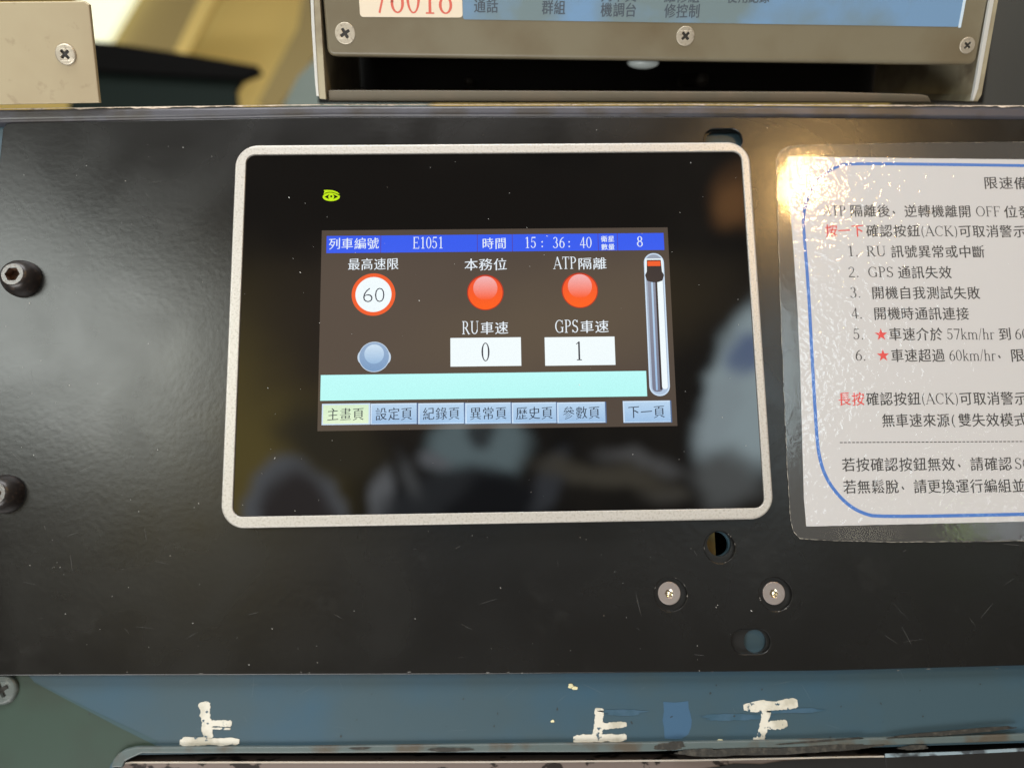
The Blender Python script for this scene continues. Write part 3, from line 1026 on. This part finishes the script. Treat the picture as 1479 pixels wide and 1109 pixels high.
sans('60', 523, 557, 426.5, 21, E_DARK, zl[3], .022)
for px, py in ((701, 422.5), (837.5, 419.5)):
    o = disc('red_indicator', px, py, 26.5, zl[0], E_REDEDGE)
    disc('indicator_face', px, py + .3, 25, zl[1], E_RED, parent=o)
    disc('indicator_shine', px, py - 6, 17.5, zl[2], E_REDHI, sy=1.02, parent=o)
o = disc('grey_indicator', 540.5, 515.5, 21, zl[1], E_GREYL)
for sx in (-1, 1):
    disc('indicator_ear', 540.5 + sx * 17, 516, 7, zl[0], E_GREYEDGE, sy=1.4, parent=o)
disc('indicator_rim', 540.5, 515.5, 22, zl[0] + .01, E_GREYEDGE, parent=o)
disc('indicator_shine', 540.5, 511.5, 14, zl[2], E_GREYHI, parent=o)
R(650.5, 488.3, 753, 528.3, zl[0], E_WHITE, 'speed_readout', disp)
R(786.5, 487.3, 889, 527, zl[0], E_WHITE, 'speed_readout', disp)
T('0', 694.5, 708, 508.5, 38, E_DARK, cap=.72)
T('1', 829, 843, 507, 38, E_DARK, cap=.72)
# message bar
p, q = S(463.5, 560), S(934, 556)
build('message_bar', sheet(rr(-65.6, p[1] - 4.85, q[0], p[1] + 4.75, .05, 2)(), zl[0]), E_CYAN, disp, origin=((p[0] + q[0]) / 2, p[1], zl[0]))
# page buttons
BX = [464.5, 535, 604, 672, 739.5, 805, 875.5]
names = ['主畫頁', '設定頁', '紀錄頁', '異常頁', '歷史頁', '參數頁']


def button(x0, x1, act, text, yt, ybm, xl, xr):
    a, b = S(x0, ybm), S(x1, yt)
    hi = build('page_button', sheet(rr(a[0], a[1], b[0] - .05, b[1], .05, 2)(), zl[0]), E_BTNLO if not act else E_BTNHI, disp)
    build('button_light_edge', sheet(rr(a[0] + .02, a[1] + .2, b[0] - .55, b[1] - .02, .05, 2)(), zl[1]), E_BTNHI, hi)
    build('button_face', sheet(rr(a[0] + .5, a[1] + .45, b[0] - .6, b[1] - .5, .05, 2)(), zl[2]), E_ACT if act else E_BTN, hi, origin=((a[0] + b[0]) / 2, (a[1] + b[1]) / 2, zl[2]))
    p, q = S(xl, (yt + ybm) / 2), S(xr, (yt + ybm) / 2)
    yy = (p[1] + q[1]) / 2
    build('button_text', lettering(text, (p[0], yy), (q[0], yy), 19.5 / 3.83, zl[3], thin=.014), E_DARK, hi)


for i in range(6):
    cx = (BX[i] + BX[i + 1]) / 2
    t = (cx - 464) / 510
    button(BX[i], BX[i + 1], i == 0, names[i], 582.5 - 3.2 * t, 614.2 - 3.4 * t, cx - 28, cx + 27)
button(900.5, 969.5, False, '下一頁', 578.2, 611, 906, 961)
# slide gauge at the right of the screen
a, b = S(928.6, 365.7), S(965.3, 572)
gx0, gx1 = 56.7, 64.4
gy1, gy0 = a[1] - .1, S(950, 572)[1]
gm = (gx0 + gx1) / 2
gauge = build('slide_gauge', sheet(rr(gx0, gy0, gx1, gy1, 3.8, 10)(), zl[0]), E_BTNHI, disp)
build('gauge_rim', sheet(rr(gx0 + .5, gy0 + .5, gx1 - .5, gy1 - .5, 3.3, 10)(), zl[1]), E_GL, gauge, origin=(gm, (gy0 + gy1) / 2, zl[1]))
build('gauge_track', sheet(rr(gx0 + 1.1, gy0 + 1.6, gx1 - 2.6, gy1 - 3, 1.6, 8)(), zl[2]), E_GG, gauge)
build('gauge_light_strip', sheet(rr(gx0 + 2.4, gy0 + 2.2, gx0 + 3.1, gy1 - 6, .2, 4)(), zl[3]), E_BTN, gauge)
build('gauge_slot', sheet(rr(gx0 + 4.0, gy0 + 2.4, gx0 + 4.75, gy1 - 6, .2, 4)(), zl[3] + .02), E_SLOT, gauge)
build('gauge_fill', sheet(rr(gx0 + 4.75, gy0 + 2.6, gx0 + 6.9, gy1 - 7, 1.0, 6)(), zl[4]), E_WHITE, gauge)
hy = gy1 - 2.2
build('gauge_handle_outline', sheet([(gx0 + .5, hy), (gx1 - .6, hy), (gx1 - .5, hy - 5.6), (gx1 - 1.4, hy - 8.6), (gx0 + 1.4, hy - 8.6), (gx0 + .4, hy - 5.6)], zl[5]), E_WHITE, gauge)
build('gauge_handle', sheet([(gx0 + 1.1, hy - .55), (gx1 - 1.2, hy - .55), (gx1 - .95, hy - 5.2), (gx1 - .2, hy - 6.6), (gx1 - 1.0, hy - 8.8), (gm + 1, hy - 9.4), (gm - 1, hy - 9.4), (gx0 + .9, hy - 8.8), (gx0 + .2, hy - 6.6), (gx0 + .9, hy - 5.2)], zl[6]), E_SLOT, gauge)
build('gauge_mark', sheet(rr(gx0 + 1.3, hy - 3.0, gx1 - 1.4, hy - 1.0, .1, 2)(), zl[7]), E_ORANGE, gauge)
# eye emblem
lc = S(478.5, 284.5)


def lens_loop(cx, cy, w, h, n=14):
    return [(cx + w * math.cos(math.pi * i / n), cy + h * math.sin(math.pi * i / n)) for i in range(n + 1)] + \
           [(cx - w * math.cos(math.pi * i / n), cy - h * math.sin(math.pi * i / n)) for i in range(1, n)]


logo = thing_logo = build('eye_emblem', sheet(lens_loop(lc[0], lc[1], 3.3, 1.75), ZG + .05), E_LIME, hmi)
almond = [(lc[0] - 2.6, lc[1])] + [(lc[0] - 2.4 + 4.8 * i / 8, lc[1] + .1 + .95 * math.sin(math.pi * i / 8)) for i in range(1, 8)] + [(lc[0] + 2.6, lc[1])] + [(lc[0] + 2.4 - 4.8 * i / 8, lc[1] - .1 - .95 * math.sin(math.pi * i / 8)) for i in range(1, 8)]
build('eye_opening', sheet(almond, ZG + .08), M_GLASS, logo)
build('eye_iris', sheet(circ(lc[0], lc[1] - .05, 1.12, 24)(), ZG + .11), E_LIME, logo)
build('eye_pupil', sheet(circ(lc[0], lc[1] + .12, .42, 16)(), ZG + .14), M_GLASS, logo)
lid = [(lc[0] - 3.0, lc[1] + 1.0), (lc[0] - 2.6, lc[1] + 2.0), (lc[0] - 2.9, lc[1] + 2.7), (lc[0] - 1.4, lc[1] + 2.75), (lc[0] + .6, lc[1] + 2.55), (lc[0] + 2.4, lc[1] + 1.85), (lc[0] + 3.3, lc[1] + .85), (lc[0] + 2.3, lc[1] + 1.25), (lc[0] + .4, lc[1] + 1.9), (lc[0] - 1.4, lc[1] + 1.85)]
build('eye_lid', sheet(lid, ZG + .17), E_LIME, logo)
gapl = [(lc[0] - 2.3 + 5.4 * i / 10, lc[1] + .95 + .95 * math.sin(math.pi * (.18 + .72 * i / 10)) - .012 * i * i * .6) for i in range(11)]
build('lid_gap', sheet([(x, y + .12) for x, y in gapl] + [(x, y - .16) for x, y in gapl[::-1]], ZG + .2), M_GLASS, logo)

# ================================================================== laminated notice
card = thing('laminated_notice', (160, -4, ZP), 'laminated white notice with blue border and printed instructions, right of the touch screen', 'notice')
ZF, ZPA = ZP + .32, ZP + .12
wig = random.Random(5)


def edge_line(pts, z, step=3.0, jit=.12):
    out = []
    P = [at(*q, z) for q in pts]
    for a, b in zip(P[:-1], P[1:]):
        k = max(1, int((b - a).length / step))
        for i in range(k):
            p = a.lerp(b, i / k)
            out.append((p.x + wig.uniform(-jit, jit), p.y + wig.uniform(-jit, jit)))
    return out


fl = edge_line([(1540, 203.5), (1479, 205), (1300, 207), (1160, 210), (1140, 212), (1127, 218.5), (1121, 230), (1124, 340), (1128, 469), (1137, 682), (1142, 752), (1146, 768), (1155, 778), (1200, 781), (1300, 783), (1479, 781), (1540, 780)], ZF)
fe = Geo()
nn = len(fl)
fe.add([(x, y, ZF + .01) for x, y in fl] + [(x + wig.uniform(.05, .16) * (1 if x < 140 else 0), y + (wig.uniform(.05, .2) if y < -70 else -wig.uniform(.02, .1) if y > 60 else 0), ZF + .03) for x, y in fl], [[i, i + 1, nn + i + 1, nn + i] for i in range(nn - 1)])
build('edge_highlight_ribbon', fe, mat('film_edge_highlight', (.42, .39, .33), .3, bump=(2500, .1, 3), speck=(900, (.08, .075, .07), .48, .55)), card)  # pale ribbon puts the cut edge's highlight into its colour
pl = edge_line([(1540, 231.5), (1479, 230.5), (1300, 228.5), (1137.5, 226), (1141, 300), (1146, 360), (1151.5, 441), (1156, 538), (1161, 720), (1164.5, 760), (1300, 757), (1479, 753), (1540, 751)], ZPA, jit=.05)
build('paper', sheet(pl, ZPA), M_PAPER, card)
build('laminate_film', sheet(pl, ZF), M_FILM, card)
fl2 = [(min(x, 216), y) for x, y in fl]; pl2 = [(min(x, 214), y) for x, y in pl]
tt = tessellate_polygon([[Vector((x, y, 0)) for x, y in fl2], [Vector((x, y, 0)) for x, y in pl2]])
vv = [(x, y, ZF) for x, y in fl2 + pl2]
rim_g = Geo(); rim_g.flat = True
for t in tt:
    a, b, c = (Vector(vv[i]) for i in t)
    rim_g.add([vv[i] for i in (t if (b - a).cross(c - a).z > 0 else t[::-1])], [[0, 1, 2]])
rim_g = weld(rim_g); rim_g.flat = True
build('laminate_rim', rim_g, M_FILMRIM, card)
# border
bl = [(1540, 240.5), (1479, 239.5), (1340, 237.5), (1226, 236.5), (1212, 239.5), (1197, 247), (1180, 261), (1168, 280), (1161, 304), (1160, 325), (1167.5, 414), (1172.5, 509), (1179, 624), (1183, 660), (1192, 688), (1207, 711), (1226, 730), (1246, 741), (1268, 746.5), (1479, 742.5), (1540, 741)]
bp_ = [at(*q, ZPA).to_2d() for q in bl]
# smooth
for _ in range(2):
    q = [bp_[0]]
    for i in range(len(bp_) - 1):
        q += [bp_[i].lerp(bp_[i + 1], .25), bp_[i].lerp(bp_[i + 1], .75)]
    q.append(bp_[-1]); bp_ = q
Lf, Rt = [], []
for i, p in enumerate(bp_):
    d = (bp_[min(i + 1, len(bp_) - 1)] - bp_[max(i - 1, 0)]).normalized()
    nr = Vector((-d.y, d.x))
    Lf.append((*(p + nr * .63), ZPA + .03)); Rt.append((*(p - nr * .63), ZPA + .03))
n = len(Lf)
bg_ = Geo().add(Lf + Rt, [[i, n + i, n + i + 1, i + 1] for i in range(n - 1)])
build('border_line', bg_, M_BORDER, card)


def CT(body, xl, xr, y, yr=None, h=20.5, m=M_INK, **kw):
    yr = y if yr is None else yr
    p, q = at(xl, y, ZPA), at(xr, yr, ZPA)
    return build('printed_text', lettering(body, p, q, h / 3.72, ZPA + .035, thin=kw.pop('thin', .003), **kw), m, card)


CT('限速備', 1420.5, 1485, 264, 265, 21)
CT('ATP', 1188, 1222, 304.3, 304.5, 22)
CT('隔離後，逆轉機離開', 1227, 1403, 304.5, 305.5)
CT('OFF', 1409, 1445, 305.5, 305.7, 22)
CT('位發', 1449, 1491, 306, 306.3)
CT('按一下', 1191, 1248, 333, 333.3, m=M_RED)
CT('確認按鈕', 1250, 1329, 333.5, 333.8)
CT('(ACK)', 1329, 1384, 333.8, 334, 22)
CT('可取消警示', 1384, 1482, 334, 334.3)
CT('1.', 1223, 1240, 363, None, 22); CT('RU', 1251, 1280, 363, None, 22); CT('訊號異常或中斷', 1286, 1423, 363.3, 363.8)
CT('2.', 1224.5, 1241, 393, None, 22); CT('GPS', 1253, 1291, 393, None, 22); CT('通訊失效', 1296, 1375, 393.3, 393.6)
CT('3.', 1227, 1244, 422.5, None, 22); CT('開機自我測試失敗', 1258, 1416, 422.7, 423.2)
CT('4.', 1229, 1246, 452.5, None, 22); CT('開機時通訊連接', 1261, 1400, 452.7, 453)
CT('5.', 1231.5, 1248, 482.5, None, 22); CT('車速介於', 1283, 1362, 482.5, 482.7); CT('57km/hr', 1367, 1436, 482.5, 482.6, 22); CT('到', 1441, 1461, 482.5); CT('60', 1465, 1486, 482.5, None, 22)
CT('6.', 1234.5, 1251, 513, None, 22); CT('車速超過', 1286, 1365, 513.3, 513.3); CT('60km/hr', 1370, 1438, 513.3, 513.2, 22); CT('，', 1438, 1458, 513); CT('限', 1459, 1481, 513)
for sx_, sy_ in ((1272.5, 483.5), (1275.5, 513.5)):
    c = at(sx_, sy_, ZPA)
    star = []
    for k in range(10):
        t = math.radians(90 + 36 * k)
        r = 2.55 if k % 2 == 0 else 1.0
        star.append((c.x + r * math.cos(t), c.y + r * math.sin(t)))
    build('printed_star', sheet(star, ZPA + .04), M_RED, card)
CT('長按', 1210, 1249, 576, None, m=M_RED)
CT('確認按鈕', 1250, 1330, 576, 575.8); CT('(ACK)', 1330, 1385, 575.6, None, 22); CT('可取消警示', 1385, 1484, 575.5, 575)
CT('無車速來源', 1273, 1372, 607, 606.8); CT('(', 1372, 1381, 606.6, None, 22); CT('雙失效模式', 1383, 1484, 606.5, 606)
da = Geo(); da.flat = True
for i in range(48):
    a, b = at(1213 + 5.9 * i, 639 - .035 * i, ZPA), at(1213 + 5.9 * i + 4.1, 639 - .035 * i, ZPA)
    da.add([(a.x, a.y - .17, ZPA + .035), (b.x, b.y - .17, ZPA + .035), (b.x, b.y + .17, ZPA + .035), (a.x, a.y + .17, ZPA + .035)], [[0, 1, 2, 3]])
build('dashed_rule', da, M_INK, card)
CT('若按確認按鈕無效，請確認', 1215, 1462, 671, 669.5); CT('SC', 1465, 1490, 669.3, None, 22)
CT('若無鬆脫，請更換運行編組並', 1217, 1481, 703, 701)

# ================================================================== uprights behind the console edge
TH = math.radians(30)
UO = Vector((0, 90.2, -4.0))
UU = Vector((0, math.cos(TH), math.sin(TH)))
UN = Vector((0, -math.sin(TH), math.cos(TH)))


def at2(px, py, d=0.0):
    """upright plane d mm in front of the console's rear edge -> (u, v, d)"""
    r = ray(px, py)
    o = UO + UN * d
    t = (o - CAM).dot(UN) / r.dot(UN)
    p = CAM + r * t
    return p.x, (p - UO).dot(UU)


def up(v):
    """(u, v, d) -> world mm"""
    return Vector((v[0], 0, 0)) + UO + UU * v[1] + UN * v[2]


def ub(name, g, m, parent, **kw):
    flat = getattr(g, 'flat', False)
    g.xf(up)
    g.flat = flat
    return build(name, g, m, parent, **kw)


radio = thing('radio_unit', up((40, 20, -40)), 'grey brown radio unit with pale blue label and red number sticker, in the bracket', 'radio')
DR = -6.0
fa = [at2(*q, DR) for q in ((472.5, 81), (1409, 94), (1429, 0), (466.5, 0))]
x0 = (fa[0][0] + fa[3][0]) / 2; x1 = (fa[1][0] + fa[2][0]) / 2
yb_l, yb_r = fa[0][1], fa[1][1]


def tiltx(v, k=(yb_r - yb_l) / (x1 - x0)):
    return (v[0], v[1] + k * (v[0] - x0), v[2])


VT = 95.0
g = plate(rr(x0, yb_l, x1, VT, 2.8, 8), -16, DR, bev=1.3, steps=4).xf(tiltx)
ub('faceplate', g, M_RADIO, radio)
ub('casing', box(x0 + 3, yb_l + 2, -110, x1 - 3, VT, -16.2).xf(tiltx), M_BODY, radio)
lx0 = at2(520, 20, DR)[0]; lxm = at2(668.5, 20, DR)[0]; lx1 = at2(1385.5, 30, DR)[0]
ly = (at2(668, 28.5, DR)[1] - (yb_r - yb_l) / (x1 - x0) * (lxm - x0))
label = ub('blue_label', sheet(rr(lxm + .0, ly, lx1, VT - 20, .8, 5)(), DR + .12).xf(lambda v: tiltx(v)), M_LABEL, radio)
g = plate(rr(lx1, ly - .3, lx1 + 1.1, VT - 20, .3, 3), DR - .2, DR + .25, bev=.1).xf(tiltx)
ub('label_edge', g, mat('clear_edge', (.55, .68, .8), .2), radio)
sy0 = at2(530, 25, DR)[1]
st = ub('number_sticker', sheet(rr(lx0, sy0, lxm - .1, VT - 40, 1.2, 5)(), DR + .16).xf(lambda v: (v[0], v[1] - .008 * (v[0] - lx0), v[2])), M_STICKER, radio)
a, b = at2(538, -5, DR), at2(655, -5, DR)
dy = at2(590, 17.5, DR)[1]
g = lettering('76018', (a[0], dy + 5.6), (b[0], dy + 5.0), 16.5, DR + .2, cap=.72)
ub('sticker_digits', g, M_STICKRED, st)


def UT(body, xl, xr, y, hpx):
    a, b = at2(xl, y, DR), at2(xr, y + .4, DR)
    g = lettering(body, a, b, hpx / 3.55, DR + .17, thin=-.002, kai=.02)
    ub('label_text', g, M_LABELINK, label)


UT('通話', 684, 720, 8.5, 19); UT('群組', 782, 817, 11, 19); UT('機調台', 867, 920, 14.5, 19); UT('修控制', 959, 1011, 16, 19)
UT('列車', 684, 720, -13, 19); UT('無線', 782, 817, -11, 19); UT('列車員', 867, 920, -7.5, 19); UT('維修組', 959, 1011, -6, 19); UT('使用紀錄', 1050, 1112, -5, 18)
for px, py, r in ((498.5, 48.5, 14.2), (990, 52.5, 13), (1397, 66, 11)):
    a = at2(px, py, DR)
    phillips(a[0], a[1], DR - .1, r / 3.55, .35, M_STEELDULL, radio, xf=up, rot=12 + px % 40)

br = thing('mounting_bracket', up((40, 2, -30)), 'bare metal U shaped bracket standing on the console edge around the radio unit', 'bracket')
DB = -4.8


def bar(pts, d0, d1, bev=.2):
    return plate(poly([at2(*q, d1) for q in pts]), d0, d1, bev=bev)


ub('side_plate', bar(((448, -90), (455, 60), (459, 136), (462, 143), (471, 144), (470, 132), (462, 0), (457, -90)), -95, DB, .15), M_BRACKET, br)
ub('side_plate', bar(((1404, 147), (1412, 147), (1418, 137), (1442, 0), (1456, -90), (1448, -90), (1433, 0), (1409, 137)), -95, DB, .15), M_BRACKET, br)
for pts in (((445, -90), (450, 40), (455, 120), (457, 139), (460.5, 139), (459, 120), (454.5, 40), (449.5, -90)),
            ((1404, 146), (1406.5, 146), (1413, 128), (1436, 0), (1450, -90), (1446, -90), (1430.5, 0), (1408, 128))):
    ub('cut_edge', bar(pts, -6, DB + .4, .1), M_CUT, br)
ub('base_shelf', bar(((474, 130.5), (474, 147), (1346, 149), (1341, 139), (1330, 136.5), (1200, 133)), -95, DB - 1.5, .6), M_SHELF, br)
ub('bracket_back', bar(((440, -90), (460, 150), (1420, 150), (1450, -90)), -103, -99, 0), M_BODY, br)
for px, py, r in ((677, 118, 7), (1015, 116, 10)):
    a = at2(px, py, -60)
    ub('round_bolt', lathe(a[0], a[1], [(r / 3.1, -99), (r / 3.1, -62), (r / 3.6, -60), (.05, -59)], 24), mat('grey_bolt', (.20, .19, .175), .4, .4), br)
a = at2(930, 91, -25)
ub('wire_clip', lathe(a[0], a[1], [(.1, -30), (5, -29), (6.5, -26), (5, -23), (.1, -22)], 20).xf(lambda v: (a[0] + (v[0] - a[0]) * 1.1, a[1] + (v[1] - a[1]) * .42, v[2])), mat('pale_plastic', (.42, .47, .46), .3), br)

bx = thing('equipment_box', up((-175, 20, 0)), 'beige metal box with one cross head screw, at the console top left', 'box')
fb = [at2(*q, 2) for q in ((-120, 154), (143.5, 149), (128.5, 7), (121, 2), (-120, 4))]
ub('cover', plate(poly(fb), .4, 2, bev=.4), M_BOX, bx)
ft = [at2(*q, -3) for q in ((-120, 3), (120, 1), (128, -90), (-120, -90))]
ub('upper_panel', plate(poly(ft), -3, -1.5, bev=.4), M_BOX, bx)
a = at2(95.5, 79, 2)
phillips(a[0], a[1], 2, 14.2 / 3.6, .8, M_STEELDULL, bx, xf=up, rot=40)


# ================================================================== far background, out of focus
def far(name, pts, depth, thick, m, parent=None):
    """a solid slab facing the console, depth mm away"""
    f = RWC.transposed()
    ps = []
    for px, py in pts:
        ps.append(Vector(((px - W / 2) / F * depth, -(py - H / 2) / F * depth, 0)))
    g = plate(poly([(p.x, p.y) for p in ps]), -thick, 0)
    g.xf(lambda v: CAM + f @ Vector((v[0], v[1], v[2] - depth)))
    return build(name, g, m, parent)


o = far('cab_wall', ((-700, -500), (-700, 420), (2100, 420), (2100, -500)), 1900, 30, M_WALL)
o['kind'] = 'structure'
pil = thing('cab_window', CAM + RWC.transposed() @ Vector((-300, 350, -860)), 'bright blurred daylit window with olive yellow frame, behind the beige box', 'window')
far('pane', ((110, 170), (152, 62), (212, -40), (235, -90), (110, -90)), 1500, 20, M_PALE, pil)
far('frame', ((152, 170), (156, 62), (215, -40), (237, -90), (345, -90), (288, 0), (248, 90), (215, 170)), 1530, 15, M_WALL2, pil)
far('frame_edge', ((345, -90), (288, 0), (244, 92), (262, 96), (312, 0), (372, -90)), 1525, 12, M_WALL, pil)
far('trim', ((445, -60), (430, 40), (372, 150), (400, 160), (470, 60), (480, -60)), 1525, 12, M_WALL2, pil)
led = thing('dark_ledge', CAM + RWC.transposed() @ Vector((-260, 220, -620)), 'dark blurred ledge running out behind the beige box towards the bracket', 'ledge')
far('ledge_top', ((100, 58), (160, 62), (280, 80), (372, 96), (376, 104), (352, 114), (100, 100)), 1000, 12, M_DARK, led)
far('ledge_side', ((100, 98), (352, 112), (340, 130), (345, 175), (100, 175)), 1015, 10, M_DARKGREEN, led)
o = far('grey_cabinet', ((395, 180), (430, 112), (470, 70), (620, 70), (620, 180)), 1000, 30, M_TEAL)
props(o, 'blurred grey teal cabinet just left of the bracket behind the console', 'cabinet')
o = far('dark_cabinet', ((1350, 185), (1362, -80), (1620, -80), (1620, 185)), 480, 60, M_CASE)
props(o, 'dark grey case standing behind the right end of the bracket', 'case')

# ================================================================== scratches and chips
rnd = random.Random(77)


def hairline(pts, w, z, g):
    n = len(pts)
    up_, dn = [], []
    for i, p in enumerate(pts):
        a, b = Vector(pts[max(i - 1, 0)]), Vector(pts[min(i + 1, n - 1)])
        d = (b - a).normalized(); nr = Vector((-d.y, d.x)) * w * (.3 + .7 * math.sin(math.pi * (i + .3) / n))
        up_.append((p[0] + nr.x, p[1] + nr.y, z)); dn.append((p[0] - nr.x, p[1] - nr.y, z))
    g.add(dn + up_, [[i, i + 1, n + i + 1, n + i] for i in range(n - 1)])
    g.flat = True


def scratches(n, area, z, lo, hi, wid, seed):
    g = Geo(); rnd = random.Random(seed)
    for _ in range(n):
        px, py = rnd.uniform(area[0], area[2]), rnd.uniform(area[1], area[3])
        c = at(px, py, z); a = rnd.choice((rnd.gauss(.2, .3), rnd.gauss(2.2, .5))); L = rnd.uniform(lo, hi); k = rnd.uniform(-.008, .008)
        hairline([(c.x + L * t * math.cos(a + k * t * L), c.y + L * t * math.sin(a + k * t * L)) for t in [i / 6 for i in range(7)]], wid * rnd.uniform(.5, 1.2), z + .03, g)
    return g


g = scratches(22, (10, 185, 310, 950), ZP, 1, 7, .035, 3).join(scratches(24, (330, 775, 1460, 950), ZP, 1, 9, .035, 4)); g.flat = True
build('scratches', g, mat('scratch_grey', (.10, .10, .098), .5), panel)['kind'] = 'stuff'
g = Geo(); g.flat = True
for hx, hy, hr in ((hole.x, hole.y, 5.75), (h1.x, h1.y, 6.05), (h2.x, h2.y, 6.05)):
    for _ in range(5):
        t = rnd.uniform(0, 6.28); g.join(sheet(blob(hx + hr * math.cos(t), hy + hr * math.sin(t), rnd.uniform(.15, .5), rnd.uniform(.1, .22), .3, 9, math.degrees(t) + 90, rnd.random()), ZP + .02))
for _ in range(14):
    t = rnd.random(); p = at(60 + 1400 * t, 972.2 - (10 * max(0, t - .45)), ZP)
    g.join(sheet(blob(p.x, p.y + rnd.uniform(0, .5), rnd.uniform(.15, .9), rnd.uniform(.06, .2), .3, 9, 0, rnd.random()), ZP + .02))
g.flat = True
build('edge_chips', g, mat('chipped_grey', (.13, .125, .115), .5), panel)['kind'] = 'stuff'
g = scratches(20, (240, 985, 1460, 1060), ZC, 1.5, 9, .04, 9); g.flat = True
build('scratches', g, mat('scratch_pale_blue', (.09, .13, .155), .5), console)['kind'] = 'stuff'
g = Geo(); g.flat = True
for _ in range(26):
    p = at(rnd.uniform(30, 1460), rnd.uniform(982, 1070), ZC)
    g.join(sheet(blob(p.x, p.y, rnd.uniform(.1, .55), rnd.uniform(.1, .35), .35, 10, rnd.uniform(0, 180), rnd.random()), ZC + .14))
g.flat = True
build('paint_chips', g, mat('chip_dark', (.018, .024, .026), .6), console)['kind'] = 'stuff'

# ================================================================== dust
rnd = random.Random(21)
g = Geo()
spots = []
for i in range(190):
    spots.append((rnd.uniform(5, 1120), rnd.uniform(180, 965)))
for px, py in spots:
    inside = 345 < px < 1085 and 225 < py < 740
    bez = 315 < px < 1118 and 203 < py < 765 and not inside
    if bez:
        continue
    z = ZG if inside else ZP
    p = at(px, py, z)
    r = rnd.choice((.05, .06, .08, .1, .15)) * (1.0 if not inside else .85)
    a = rnd.uniform(0, 3.14)
    e = rnd.choice((1, 1, 1.3, 2.6))
    vs = []
    for k in range(6):
        t = k * math.pi / 3
        u, v = r * e * math.cos(t), r * math.sin(t)
        vs.append((p.x + u * math.cos(a) - v * math.sin(a), p.y + u * math.sin(a) + v * math.cos(a), z + .12 if inside is False else z + .4))
    vs.append((p.x, p.y, vs[0][2] + r * .6))
    vs += [(x, y, z - .02) for x, y, _ in vs[:6]]
    g.add(vs, [[k, (k + 1) % 6, 6] for k in range(6)] + [[7 + k, 7 + (k + 1) % 6, (k + 1) % 6, k] for k in range(6)])
o = build('dust', g, M_DUST)
o['kind'] = 'stuff'
